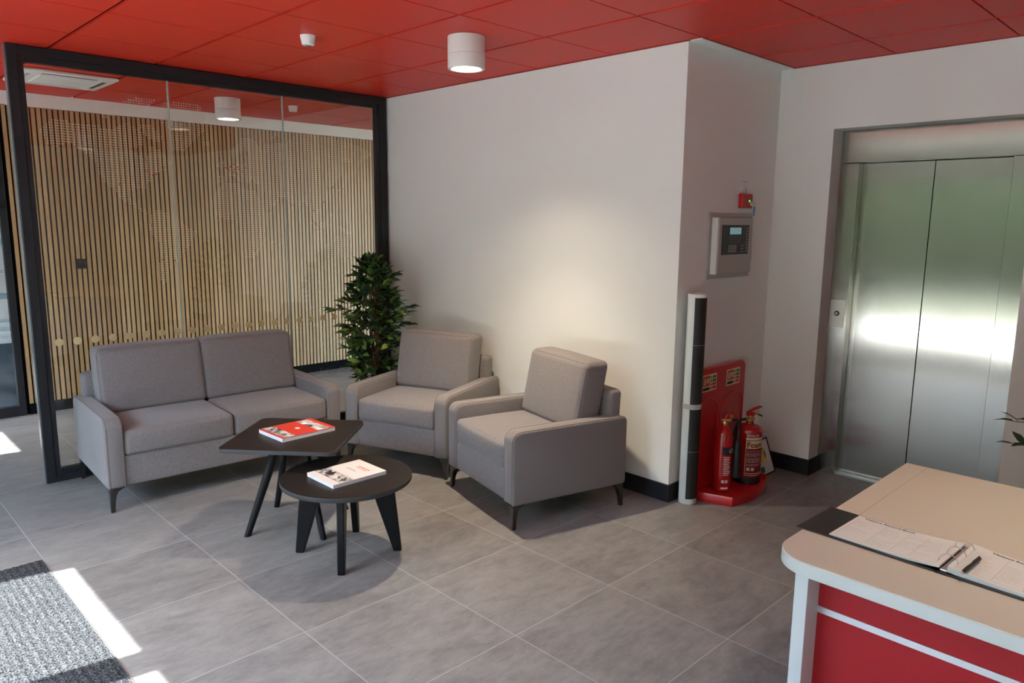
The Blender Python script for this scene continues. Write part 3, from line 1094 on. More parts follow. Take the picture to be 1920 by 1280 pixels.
# ---------------------------------------------------------------- plants
def ficus(name, label, loc, seed, prof, n, sprigs=(), xmax=9.0, ymax=9.0, bright=None):
    t = thing(name, label, 'plant', loc)
    rng = random.Random(seed)
    MB().lathe([(0.001, 0), (0.10, 0), (0.108, 0.01), (0.135, 0.30), (0.142, 0.305), (0.142, 0.325), (0.128, 0.325), (0.122, 0.30), (0.001, 0.30)], 40).obj('pot', POT, t, smooth=35)
    MB().lathe([(0.001, 0.302), (0.06, 0.306), (0.122, 0.302)], 32, caps=False).obj('soil', SOIL, t, smooth=60)
    tk = MB()
    top = prof[-1][0] - 0.08
    for k in range(3):
        ph = k * 2.1
        tk.tube([(0.030 * math.cos(ph + z_ * 9) * (1 - z_ * 0.5), 0.030 * math.sin(ph + z_ * 9) * (1 - z_ * 0.5), 0.30 + (top - 0.30) * z_) for z_ in [i / 14 for i in range(15)]],
                [0.015 * (1 - 0.65 * i / 14) for i in range(15)], 7)
    tk.obj('trunk', BARK, t, smooth=60)
    lf, br = MB(), MB()

    def radius(zz):
        for (z0, r0), (z1, r1) in zip(prof, prof[1:]):
            if z0 <= zz <= z1:
                return r0 + (r1 - r0) * (zz - z0) / (z1 - z0)
        return 0.05

    def leaf(p, d, L, wd, roll):
        d = d.normalized()
        sd_ = d.cross(Vector((0, 0, 1)))
        sd_ = sd_.normalized() if sd_.length > 1e-3 else Vector((1, 0, 0))
        nn = sd_.cross(d)
        sd_, nn = sd_ * math.cos(roll) + nn * math.sin(roll), nn * math.cos(roll) - sd_ * math.sin(roll)
        P = lambda u, v, h: tuple(p + d * u * L + sd_ * v * wd + nn * h * L)
        vs = [P(0, 0, 0), P(0.28, 0.42, 0.05), P(0.28, 0, 0), P(0.28, -0.42, 0.05), P(0.62, 0.40, 0.03), P(0.62, 0, -0.02), P(0.62, -0.40, 0.03), P(1, 0, -0.12)]
        if any(q[0] > xmax or q[1] > ymax for q in vs):
            return
        lf.add(vs, [(0, 2, 1), (0, 3, 2), (1, 2, 5, 4), (2, 3, 6, 5), (4, 5, 7), (5, 6, 7)])

    def twig(a, b, k, L0):
        mid = (a + b) / 2 + Vector((0, 0, 0.03))
        br.tube([a, mid, b], [0.0035, 0.0025, 0.0015], 4)
        for i in range(k):
            f = 0.30 + 0.70 * (i + rng.random()) / k
            p = a.lerp(b, f) + Vector((0, 0, 0.03 * 4 * f * (1 - f)))
            out = (b - a).normalized()
            d = out + Vector((rng.uniform(-0.9, 0.9), rng.uniform(-0.9, 0.9), rng.uniform(-0.75, 0.45)))
            leaf(p, d, L0 * rng.uniform(0.75, 1.15), L0 * 0.50, rng.uniform(-0.7, 0.7))
        leaf(b, (b - a), L0, L0 * 0.4, rng.uniform(-0.4, 0.4))
    for i in range(n):
        zz = prof[0][0] + (prof[-1][0] - prof[0][0]) * ((i + rng.random()) / n)
        a_ = i * 2.39996 + rng.uniform(-0.4, 0.4)
        rr = radius(zz) * rng.uniform(0.48, 1.08)
        z0 = max(0.36, zz - rng.uniform(0.02, 0.14))
        twig(Vector((0.015 * math.cos(a_), 0.015 * math.sin(a_), z0)), Vector((min(xmax - 0.02, rr * math.cos(a_)), min(ymax - 0.02, rr * math.sin(a_)), zz)), 10, 0.098)
    for a, b in sprigs:
        twig(Vector(a), Vector(b), 9, 0.095)
    br.obj('branches', BARK, t, smooth=60)
    lf.obj('foliage', LEAF, t)
    return t


ficus('potted_ficus', 'bushy green ficus in a white pot between the sofa and armchair, against the glass', (2.49, 0.50, 0), 11,
      [(0.40, 0.20), (0.52, 0.27), (0.66, 0.31), (0.80, 0.35), (0.95, 0.29), (1.06, 0.20), (1.18, 0.19), (1.25, 0.13), (1.33, 0.04)], 108, (), 0.345, 0.28)
ficus('potted_ficus', 'ficus at the right edge with only two dark leafy sprigs showing, beside the lift', (3.42, -4.12, 0), 5,
      [(0.45, 0.22), (0.70, 0.30), (0.95, 0.26), (1.15, 0.16), (1.32, 0.05)], 50,
      [((0.0, 0.05, 0.70), (-0.375, 0.485, 0.795)), ((0.0, 0.05, 0.58), (-0.37, 0.470, 0.692))])


# ---------------------------------------------------------------- ceiling fittings
def lamp(label, x, y, group, power=LAMP_POWER):
    t = thing('ceiling_lamp', label, 'lamp', (x, y, H - 0.002), 0, group)
    z1 = -0.165
    MB().lathe([(0.001, 0), (0.100, 0), (0.100, -0.088), (0.0985, -0.090), (0.0985, -0.093), (0.100, -0.095), (0.100, z1 + 0.004), (0.098, z1), (0.083, z1), (0.078, z1 + 0.02), (0.001, z1 + 0.021)][::-1], 48).obj('housing', LAMP_BODY, t, smooth=35)
    MB().lathe([(0.001, z1 + 0.017), (0.078, z1 + 0.017), (0.078, z1 + 0.020)], 40).obj('diffuser', LAMP_GLOW, t)
    for size, blend, share in ((116, 0.75, 0.27), (84, 1.0, 1.0)):      # wide spill and main beam
        ld = bpy.data.lights.new('lamp_light', 'SPOT')
        ld.energy = power * share
        ld.color = LAMP_COLOR
        ld.spot_size = R(size)
        ld.spot_blend = blend
        ld.shadow_soft_size = 0.03
        lo = bpy.data.objects.new('lamp_light', ld)
        COL.objects.link(lo)
        lo.location = (x, y, H - 0.172)
    return t


lamp('white cylinder ceiling lamp on the red ceiling in front of the white wall', 1.987, -1.187, 'cylinder ceiling lamps')
lamp('white cylinder ceiling lamp seen through the glass partition', 1.987, 1.813, 'cylinder ceiling lamps', LAMP_POWER * 0.55)
lamp('white cylinder ceiling lamp above the desk, seen only as a small reflection in the glass', 1.987, -4.187, 'cylinder ceiling lamps', LAMP_POWER * 0.25)


def sensor(label, x, y):
    t = thing('motion_sensor', label, 'sensor', (x, y, H - 0.001), 0, 'ceiling sensors')
    MB().lathe([(0.001, -0.050), (0.026, -0.050), (0.033, -0.046), (0.042, 0.0), (0.001, 0.0)], 32).obj('housing', PLASTIC_W, t, smooth=35)
    MB().lathe([(0.001, -0.056), (0.012, -0.055), (0.020, -0.0505), (0.001, -0.0505)], 24).obj('lens', mat('grey lens', (0.22, 0.28, 0.30), 0.2), t, smooth=50)


sensor('small white ceiling sensor on the red tiles in front of the glass partition', 1.387, -0.587)
sensor('small white ceiling sensor seen through the glass, right of the lamp', 2.560, 1.790)

ac = thing('ceiling_air_conditioner', 'square white air conditioner cassette in the ceiling behind the glass', 'air conditioner', (0.787, 1.815, H - 0.001))
MB().rbox(-0.295, 0.295, -0.295, 0.295, -0.022, -0.001, 0.008).obj('panel', PLASTIC_W, ac, smooth=40)
MB().rbox(-0.17, 0.17, -0.17, 0.17, -0.030, -0.021, 0.004).obj('grille', PLASTIC_W, ac, smooth=40)
for a in range(4):
    MB().box(-0.17, 0.17, -0.245, -0.222, -0.0235, -0.021, Matrix.Rotation(a * PI / 2, 4, 'Z')).obj('air_slot', BLACK_PL if a in (0, 1) else PANEL_GREY, ac)

# wall switch on the slats
ws = thing('wall_switch', 'small black square switch plate on the oak slats', 'switch', (1.055, SY - 0.001, 1.240))
MB().box(-0.044, 0.044, -0.011, 0.0, -0.041, 0.041).obj('plate', BLACK_PL, ws, bevel=0.003)
MB().box(-0.028, 0.028, -0.014, -0.011, -0.028, 0.028).obj('rocker', BLACK_PL, ws, bevel=0.002)

# ---------------------------------------------------------------- fire panel, key box, keys
fp = thing('fire_alarm_panel', 'grey fire alarm control panel with a small lit screen on the side wall', 'alarm panel', (0, WY, 0))
MB().box(3.151, 3.655, -0.012, -0.0005, 1.308, 1.700).obj('back_plate', PANEL_GREY, fp, bevel=0.002)
MB().box(3.180, 3.200, -0.052, -0.012, 1.338, 1.672).obj('lit_side_strip', PANEL_LIT, fp, bevel=0.002)  # cabinet side facing the window, its daylight painted as a paler grey
MB().box(3.200, 3.598, -0.052, -0.012, 1.338, 1.672).obj('cabinet', PANEL_GREY, fp, bevel=0.005)
sp = MB().box(3.228, 3.545, -0.056, -0.052, 1.452, 1.628).obj('control_screen', BLACK_PL, fp, bevel=0.002)
MB().box(3.314, 3.446, -0.0575, -0.056, 1.573, 1.613).obj('lcd', LCD, sp)
kb, kc, kd = MB(), MB(), MB()
for i in range(4):
    for j in range(5):
        kb.box(3.305 + i * 0.025, 3.323 + i * 0.025, -0.0575, -0.056, 1.466 + j * 0.0095, 1.4705 + j * 0.0095)
for j in range(9):
    kc.box(3.512, 3.530, -0.0575, -0.056, 1.470 + j * 0.017, 1.475 + j * 0.017)
for j in range(3):
    kd.box(3.456, 3.478, -0.0575, -0.056, 1.466 + j * 0.018, 1.471 + j * 0.018)
kb.obj('keypad', PANEL_GREY, sp)
kc.obj('indicator_column', PANEL_GREY, sp)
kd.obj('button_column', PANEL_GREY, sp)
MB().box(3.305, 3.445, -0.0570, -0.056, 1.517, 1.568).obj('zone_chart', mat('dark grey chart', (0.045, 0.045, 0.045), 0.4), sp)

kx = thing('key_box', 'small red key switch box with a green light above the alarm panel', 'key box', (0, WY, 0))
MB().box(3.492, 3.614, -0.030, -0.0005, 1.731, 1.818).obj('box', RED_PL, kx, bevel=0.003)
MB().lathe([(0.001, 0.004), (0.006, 0.003), (0.0065, 0)], 16, M=Matrix.Translation((3.575, -0.030, 1.775)) @ Matrix.Rotation(R(90), 4, 'X')).obj('green_light', GREEN_LED, kx)
MB().lathe([(0.001, 0.012), (0.010, 0.012), (0.012, 0)], 16, M=Matrix.Translation((3.598, -0.030, 1.757)) @ Matrix.Rotation(R(90), 4, 'X')).obj('lock', CHROME, kx, smooth=30)

nt_ = thing('hook_plate', 'small white plate with dark marks above the red key box', 'plate', (0, WY, 0))
MB().box(3.508, 3.588, -0.006, -0.0005, 1.826, 1.895).obj('plate', PAPER, nt_, bevel=0.001)
mm = MB()
mm.box(3.556, 3.562, -0.0066, -0.006, 1.846, 1.852).box(3.566, 3.574, -0.0066, -0.006, 1.838, 1.844).box(3.512, 3.584, -0.0066, -0.006, 1.8905, 1.892)
mm.obj('marks', INK, nt_)


def key_tag(label, x, y, ztop, m):
    t = thing('key_tag', label, 'key tag', (x, y, ztop), R(20))
    MB().tube([(0, 0.012, 0.004), (0.004, 0, 0.006), (0.006, -0.004, -0.006), (0, -0.004, -0.016), (-0.005, -0.003, -0.006), (0, 0.0, 0.004)], 0.0016, 6).obj('key_ring', CHROME, t, smooth=60)
    MB().box(-0.018, 0.006, -0.0042, -0.0018, 0.000, 0.006).obj('key', BLACK_PL, t)
    MB().prism(rpoly([(-0.012, -0.072), (0.012, -0.072), (0.014, -0.020), (0.006, -0.012), (-0.006, -0.012), (-0.014, -0.020)], 0.004, 3), -0.004, 0.004, None, 'y').obj('tag', m, t, bevel=0.0015)


key_tag('dark blue key tag hanging from the red key box', 3.602, WY - 0.050, 1.757, BLUE_TAG)
key_tag('light blue key tag hanging from the side of the alarm panel', 3.612, WY - 0.040, 1.492, SKY_TAG)

# ---------------------------------------------------------------- white and black roll
rl = thing('tall_roll', 'tall white roll with a black outer face leaning in the corner beside the red stand', 'roll', (2.952, -2.079, 0))
MB().lathe([(0.040, 0.002), (0.050, 0.0), (0.0525, 0.003), (0.0525, 1.240), (0.050, 1.2425), (0.046, 1.2405), (0.046, 1.22), (0.001, 1.22)], 40).obj('white_core', PAPER, rl, smooth=40)
arc = MB()
a0, a1 = R(199), R(318)
rings = []
for z_ in (0.034, 0.62, 0.625, 1.222):
    rings.append([(0.0545 * math.cos(a0 + (a1 - a0) * i / 24), 0.0545 * math.sin(a0 + (a1 - a0) * i / 24), z_) for i in range(25)])
arc.loft(rings, None, False, False)
bf = arc.obj('black_face', RUBBER, rl, smooth=60)
arc2 = MB()
for zz, hgt in ((0.32, 0.0022), (0.95, 0.0022)):
    arc2.loft([[(0.0549 * math.cos(a0 + (a1 - a0) * i / 24), 0.0549 * math.sin(a0 + (a1 - a0) * i / 24), q) for i in range(25)] for q in (zz, zz + hgt)], None, False, False)
arc2.obj('seam', PANEL_GREY, bf)
MB().lathe([(0.0552, 0.575), (0.0555, 0.577), (0.0555, 0.603), (0.0552, 0.605)], 40, caps=False).obj('grey_strap', mat('grey tape', (0.42, 0.44, 0.45), 0.35), rl, smooth=40)

# ---------------------------------------------------------------- extinguisher stand
es = thing('fire_extinguisher_stand', 'red plastic double fire extinguisher stand in the corner by the lift', 'stand', (0, 0, 0))
bx0, bx1, by = 3.018, 3.615, -2.022
panel = rpoly([(bx0, 0.0), (bx1, 0.0), (bx1, 0.775), (bx0, 0.775)], [0.0, 0.0, 0.045, 0.045], 6)
MB().prism(panel, by - 0.030, by, None, 'y').obj('back_panel', RED_PL, es, bevel=0.006, seg=3, smooth=40)
for cx in (3.165, 3.468):
    gw = 0.125
    pr = [(cx - gw, 0.05), (cx + gw, 0.05)] + [(cx + gw * math.cos(q), 0.50 + 0.09 * math.sin(q)) for q in [PI * i / 12 for i in range(13)]]
    # raised moulding round each bay
    MB().tube([(p[0], by - 0.031, p[1]) for p in pr[1:] + [pr[0]]], 0.007, 8).obj('bay_moulding', RED_PL, es, smooth=60)
tray = [(bx0, by), (bx0, by - 0.135), (bx0 + 0.05, by - 0.285)] + [(bx0 + 0.05 + (bx1 - bx0 - 0.05) * t_, by - 0.285 - 0.035 * math.sin(PI * t_) + 0.06 * t_ ** 3) for t_ in [i / 10 for i in range(1, 10)]] + [(bx1, by - 0.225), (bx1, by)]
tray = tray[:]
c0 = Vector((sum(p[0] for p in tray) / len(tray), sum(p[1] for p in tray) / len(tray)))


def inset(pts_, f):
    return [(c0.x + (p[0] - c0.x) * f, c0.y + (p[1] - c0.y) * f) for p in pts_]


rings = [[(x_, y_, z_) for x_, y_ in inset(tray, f)] for f, z_ in ((0.99, 0.0), (1.0, 0.006), (0.985, 0.050), (0.970, 0.056), (0.945, 0.054), (0.925, 0.030), (0.5, 0.028))]
MB().loft(rings).obj('base_tray', RED_PL, es, smooth=40)


def sticker(cx, cz):
    y_ = by - 0.0305
    s_ = MB().box(cx - 0.082, cx + 0.082, y_ - 0.001, y_, cz - 0.052, cz + 0.052).obj('sign_sticker', LABEL_C, es)
    MB().box(cx - 0.072, cx + 0.002, y_ - 0.0016, y_ - 0.001, cz - 0.018, cz + 0.044).obj('red_square', RED_PL, s_)
    im = MB()
    im.box(cx - 0.060, cx - 0.046, y_ - 0.0022, y_ - 0.0016, cz - 0.010, cz + 0.026).box(cx - 0.056, cx - 0.050, y_ - 0.0022, y_ - 0.0016, cz + 0.026, cz + 0.036)
    for k in range(3):
        im.box(cx - 0.034 + k * 0.011, cx - 0.028 + k * 0.011, y_ - 0.0022, y_ - 0.0016, cz - 0.006 + k * 0.004, cz + 0.030)
    im.obj('pictogram', LABEL_C, s_)
    gm, rm = MB(), MB()
    for k in range(4):
        (gm if k >= 2 else rm).box(cx + 0.034, cx + 0.074, y_ - 0.0016, y_ - 0.001, cz - 0.042 + k * 0.022, cz - 0.026 + k * 0.022)
        (gm if k >= 2 else rm).box(cx + 0.012, cx + 0.026, y_ - 0.0016, y_ - 0.001, cz - 0.042 + k * 0.022, cz - 0.028 + k * 0.022)
    gm.obj('green_marks', GREEN_ST, s_)
    rm.obj('red_marks', RED_PL, s_)
    MB().box(cx - 0.072, cx + 0.002, y_ - 0.0016, y_ - 0.001, cz - 0.044, cz - 0.026).obj('caption_bar', INK, s_)


sticker(3.178, 0.686)
sticker(3.460, 0.686)

# ---------------------------------------------------------------- extinguishers
TZ = 0.031
ce = thing('fire_extinguisher', 'slim red fire extinguisher with a black horn, left on the stand', 'fire extinguisher', (3.212, -2.152, TZ), 0, 'fire extinguishers')
r_ = 0.055
MB().lathe([(0.001, 0), (0.046, 0), (0.054, 0.006), (r_, 0.014), (r_, 0.325), (0.052, 0.350), (0.042, 0.375), (0.026, 0.395), (0.020, 0.402), (0.019, 0.412), (0.001, 0.412)], 40).obj('cylinder', RED_EXT, ce, smooth=45)


def on_cyl(r, a0):
    return lambda x_, y_: (r * math.cos(a0 + x_ / r), r * math.sin(a0 + x_ / r), y_)


def cyl_patch(r, a0, w_, z0, z1, n=14):
    m = MB()
    m.loft([[(r * math.cos(a0 + w_ / r * i / n), r * math.sin(a0 + w_ / r * i / n), q) for i in range(n + 1)] for q in (z0, z1)], None, False, False)
    return m


A0 = R(205)
cl = cyl_patch(r_ + 0.0006, A0, 0.070, 0.232, 0.282).obj('black_label', INK, ce, smooth=60)
text_obj('label_text', 'CO2', 0.036, LABEL_W, on_cyl(r_ + 0.0010, A0 + R(42)), cl, bold=0.001)
for k in range(len(bpy.data.meshes[cl.children[0].data.name].vertices)):
    cl.children[0].data.vertices[k].co.z += 0.244
wl = MB()
rg = random.Random(3)
for k in range(11):
    z_ = 0.216 - k * 0.011
    q = cyl_patch(r_ + 0.0007, A0 + R(8) + rg.random() * 0.05, 0.034 + rg.random() * 0.014, z_, z_ + 0.0045, 6)
    wl.add(q.v, q.f)
for k in range(2):
    q = cyl_patch(r_ + 0.0007, A0 + R(2) + k * 0.40, 0.017, 0.058, 0.076, 4)
    wl.add(q.v, q.f)
q = cyl_patch(r_ + 0.0007, A0 + R(0), 0.046, 0.020, 0.030, 6)
wl.add(q.v, q.f)
wl.obj('white_print', LABEL_W, ce)
va = MB()
va.lathe([(0.001, 0.410), (0.016, 0.410), (0.018, 0.416), (0.018, 0.428), (0.012, 0.434), (0.012, 0.446), (0.001, 0.446)], 20)
va.tube([(-0.02, 0.01, 0.438), (0.02, -0.03, 0.438)], 0.009, 10)
va.obj('valve', BRASS, ce, smooth=45)
hd = MB()
hd.tube([(-0.010, -0.002, 0.447), (-0.004, -0.014, 0.474), (0.016, -0.034, 0.484), (0.034, -0.050, 0.474)], [0.007, 0.009, 0.008, 0.005], 8)
hd.tube([(-0.012, 0.012, 0.440), (0.014, -0.026, 0.455), (0.030, -0.044, 0.452)], [0.006, 0.006, 0.004], 8)
hd.obj('handle', RED_EXT, ce, smooth=60)
MB().tube([(0.018 + 0.014 * math.cos(q), -0.030 + 0.010 * math.sin(q), 0.470 + 0.016 * math.sin(q)) for q in [2 * PI * i / 14 for i in range(14)]], 0.002, 6, closed=True).obj('safety_pin', BRASS, ce, smooth=60)
hx, hy = 0.046, -0.066
MB().tube([(0.020, -0.030, 0.438), (0.040, -0.050, 0.440), (0.052, -0.068, 0.420), (hx + 0.004, hy - 0.004, 0.370), (hx, hy, 0.315)], [0.008, 0.009, 0.0085, 0.008, 0.010], 10).obj('hose', RUBBER, ce, smooth=60)
MB().lathe([(0.001, 0.085), (0.024, 0.085), (0.0255, 0.10), (0.0235, 0.28), (0.018, 0.300), (0.010, 0.316), (0.001, 0.317)], 24, (hx, hy, 0)).obj('horn', RUBBER, ce, smooth=45)

fe = thing('fire_extinguisher', 'wide red foam fire extinguisher with a cream label, right on the stand', 'fire extinguisher', (3.474, -2.178, TZ), 0, 'fire extinguishers')
r_ = 0.080
MB().lathe([(0.001, 0.030), (r_ - 0.004, 0.030), (r_, 0.040), (r_, 0.318), (0.077, 0.338), (0.066, 0.356), (0.045, 0.367), (0.024, 0.372), (0.022, 0.390), (0.001, 0.390)], 48).obj('cylinder', RED_EXT, fe, smooth=45)
MB().lathe([(0.001, 0.0), (0.078, 0.0), (0.0825, 0.004), (0.0825, 0.042), (0.0795, 0.046), (0.001, 0.046)], 48).obj('rubber_foot', RUBBER, fe, smooth=40)
A0 = R(197)
cyl_patch(r_ + 0.0005, A0, 0.135, 0.060, 0.225, 20).obj('dark_label', LABEL_R, fe, smooth=60)
bd = MB()
for (a_, w_, z0, z1) in ((A0 - 0.02, 0.139, 0.057, 0.0605), (A0 - 0.02, 0.0035, 0.060, 0.228), (A0 + 0.135 / r_, 0.0035, 0.060, 0.228), (A0 - 0.01, 0.138, 0.2855, 0.300)):
    q = cyl_patch(r_ + 0.0008, a_, w_, z0, z1, 20)
    bd.add(q.v, q.f)
rg = random.Random(12)
z_ = 0.212
while z_ > 0.118:
    x_ = 0.006
    while x_ < 0.10:
        wl_ = 0.006 + rg.random() * 0.014
        q = cyl_patch(r_ + 0.0008, A0 + x_ / r_, wl_, z_, z_ + 0.0028, 4)
        bd.add(q.v, q.f)
        x_ += wl_ + 0.0035
    z_ -= 0.0085 if rg.random() < 0.7 else 0.014
for k in range(2):
    q = cyl_patch(r_ + 0.0008, A0 + (0.010 + k * 0.028) / r_, 0.020, 0.088, 0.108, 4)
    bd.add(q.v, q.f)
q = cyl_patch(r_ + 0.0008, A0 + 0.006 / r_, 0.118, 0.068, 0.073, 14)
bd.add(q.v, q.f)
bd.obj('white_print', LABEL_W, fe)
fl = cyl_patch(r_ + 0.0006, A0 - 0.01, 0.138, 0.230, 0.281, 20).obj('cream_label', LABEL_C, fe, smooth=60)


def lift_z(o, dz):
    for v in o.data.vertices:
        v.co.z += dz


lift_z(text_obj('foam_text', 'Foam', 0.047, LABEL_R, on_cyl(r_ + 0.0011, A0 + R(4)), fl, bold=0.0012), 0.2385)
mt = text_obj('maker_text', 'MARLIN', 0.022, LABEL_W, on_cyl(r_ + 0.0009, A0 + R(2)), fe, bold=0.0003)
lift_z(mt, 0.306)
va = MB()
va.lathe([(0.001, 0.388), (0.018, 0.388), (0.020, 0.394), (0.020, 0.406), (0.013, 0.412), (0.013, 0.424), (0.001, 0.424)], 20)
va.tube([(-0.028, 0.012, 0.402), (0.024, -0.014, 0.402)], 0.010, 10)
va.obj('valve', BRASS, fe, smooth=45)
hd = MB()
hd.prism(rpoly([(-0.022, 0.418), (0.018, 0.418), (0.030, 0.440), (0.000, 0.454), (-0.024, 0.445)], 0.006, 3), -0.010, 0.010, Matrix.Rotation(R(-45), 4, 'Z'), 'y')
hd.tube([(-0.006, 0.004, 0.448), (0.014, -0.016, 0.466), (0.036, -0.040, 0.480), (0.046, -0.052, 0.480)], [0.010, 0.010, 0.008, 0.004], 8)
hd.obj('handle', RED_EXT, fe, smooth=50)
MB().tube([(0.014, -0.018, 0.440), (0.034, -0.040, 0.430), (0.050, -0.056, 0.420)], [0.006, 0.005, 0.004], 8).obj('lower_lever', BLACK_PL, fe, smooth=60)
MB().lathe([(0.001, -0.006), (0.011, -0.006), (0.011, 0.006), (0.001, 0.006)], 14, M=Matrix.Translation((0.022, -0.034, 0.444)) @ Matrix.Rotation(R(70), 4, 'X')).obj('yellow_seal', YELLOW, fe, smooth=40)
MB().tube([(-0.028, 0.012, 0.402), (-0.050, 0.030, 0.398), (-0.074, 0.048, 0.375), (-0.082, 0.056, 0.32), (-0.084, 0.058, 0.20), (-0.082, 0.056, 0.10)], 0.0085, 10).obj('hose', RUBBER, fe, smooth=60)

# ---------------------------------------------------------------- small framed notice on the floor
nf = thing('picture_frame', 'small black-framed white notice with a yellow patch standing on the floor in the corner', 'picture frame', (3.750, -2.186, 0))
tl = Matrix.Rotation(R(-20), 4, 'X')
hw, hh = 0.113, 0.236
f_ = MB()
for bx in ((-hw, -hw + 0.010, 0.0, hh), (hw - 0.010, hw, 0.0, hh), (-hw + 0.010, hw - 0.010, 0.0, 0.010), (-hw + 0.010, hw - 0.010, hh - 0.010, hh)):
    f_.box(bx[0], bx[1], 0, 0.014, bx[2], bx[3], tl)
f_.obj('frame', BLACK_PL, nf, bevel=0.001)
MB().box(-hw + 0.010, hw - 0.010, 0.004, 0.010, 0.010, hh - 0.010, tl).obj('notice', PAPER, nf)
MB().prism([(-0.060, 0.095), (0.048, 0.085), (0.050, 0.165), (0.015, 0.190), (-0.020, 0.170), (-0.060, 0.165)], 0.0032, 0.0038, tl, 'y').obj('yellow_patch', STICK_Y, nf)
text_obj('number', '8', 0.060, INK, lambda x_, y_: tl @ Vector((0.022 + x_, 0.0028, 0.112 + y_)), nf)
MB().box(-0.062, -0.012, 0.003, 0.0038, 0.022, 0.058, tl).obj('green_patch', GREEN_ST, nf)
MB().box(-0.02, 0.02, 0.012, 0.016, 0.02, 0.19, Matrix.Translation((0, 0.118, -0.006)) @ Matrix.Rotation(R(17), 4, 'X')).obj('strut', BLACK_PL, nf)

# ---------------------------------------------------------------- reception desk
DT = 0.725
dk = thing('reception_desk', 'white reception desk with a red front panel and cream top, at the right', 'desk', (0, 0, 0))
ex0, ex1, ey1, ey0 = 1.176, 2.315, -3.435, -5.6
top = rpoly([(ex0, ey0), (ex1, ey0), (ex1, ey1), (ex0, ey1)], [0.10, 0.02, 0.006, 0.115], 10)
MB().prism(top, DT - 0.040, DT - 0.0015).obj('edge_band', DESK_EDGE, dk, bevel=0.002, smooth=30)
cxm = [(ex0 + 0.003, ey0 + 0.003), (ex1 - 0.003, ey0 + 0.003), (ex1 - 0.003, ey1 - 0.003), (ex0 + 0.003, ey1 - 0.003)]
MB().prism(rpoly(cxm, [0.10, 0.02, 0.006, 0.113], 10), DT - 0.002, DT).obj('worktop', DESK_TOP, dk)
MB().box(1.45, ex1 - 0.02, ey1 - 0.0785, ey1 - 0.077, DT, DT + 0.0003).obj('worktop_seam', mat('laminate seam', (0.40, 0.33, 0.27), 0.6), dk)
MB().box(1.205, ex1 - 0.03, -3.545, -3.507, 0.0, DT - 0.040).obj('side_panel', DESK_WHITE, dk, bevel=0.0015)
MB().box(1.285, 1.305, -5.58, -3.545, 0.06, DT - 0.040).obj('front_panel', DESK_RED, dk)
MB().box(1.281, 1.2855, -5.58, -3.545, 0.543, 0.562).obj('steel_strip', CHROME, dk)
MB().box(1.32, 1.34, -5.58, -3.545, 0.0, 0.06).obj('plinth', SKIRT, dk)
MB().box(1.205, ex1 - 0.03, -5.6, -5.56, 0.0, DT - 0.040).obj('side_panel', DESK_WHITE, dk, bevel=0.0015)

# ---------------------------------------------------------------- visitor binder
bn = thing('ring_binder', 'open black ring binder of visitor record sheets on the reception desk', 'binder', (1.388, -3.822, DT), R(-92.3))
MB().box(-0.405, -0.018, -0.008, 0.226, 0.0005, 0.004).obj('cover', BLACK_PL, bn, bevel=0.001)
MB().box(0.018, 0.405, -0.008, 0.226, 0.0005, 0.004).obj('cover', BLACK_PL, bn, bevel=0.001)
MB().box(-0.018, 0.018, -0.008, 0.226, 0.0003, 0.003).obj('spine', BLACK_PL, bn)
MB().box(-0.009, 0.009, 0.006, 0.212, 0.003, 0.009).obj('ring_bar', CHROME, bn, bevel=0.002)


def sheet(u0, u1, zf, name, m, th):
    """a stack of pages between u0 and u1 whose top height is zf(u)"""
    mb = MB()
    n = 14
    topv, bot = [], []
    for i in range(n + 1):
        u = u0 + (u1 - u0) * i / n
        topv.append((u, zf(u)))
        bot.append((u, max(0.0042, zf(u) - th)))
    prof_ = bot + topv[::-1]
    if u1 < u0:
        prof_ = prof_[::-1]
    mb.prism(prof_, 0.005, 0.214, None, 'y')
    return mb.obj(name, m, bn, smooth=30)


zl = lambda u: 0.0075 + 0.010 * max(0.0, 1 - abs(u + 0.012) / 0.16) ** 2
zr = lambda u: 0.012 + 0.011 * max(0.0, 1 - abs(u - 0.012) / 0.18) ** 2
pl_ = sheet(-0.309, -0.010, zl, 'left_pages', PAPER, 0.006)
pr_ = sheet(0.010, 0.309, zr, 'right_pages', PAPER, 0.016)
MB().box(0.22, 0.335, 0.150, 0.228, 0.0042, 0.0060).obj('grey_divider', PANEL_GREY, bn)


def on_page(zf):
    return lambda x_, y_: (x_, y_, zf(x_) + 0.0008)


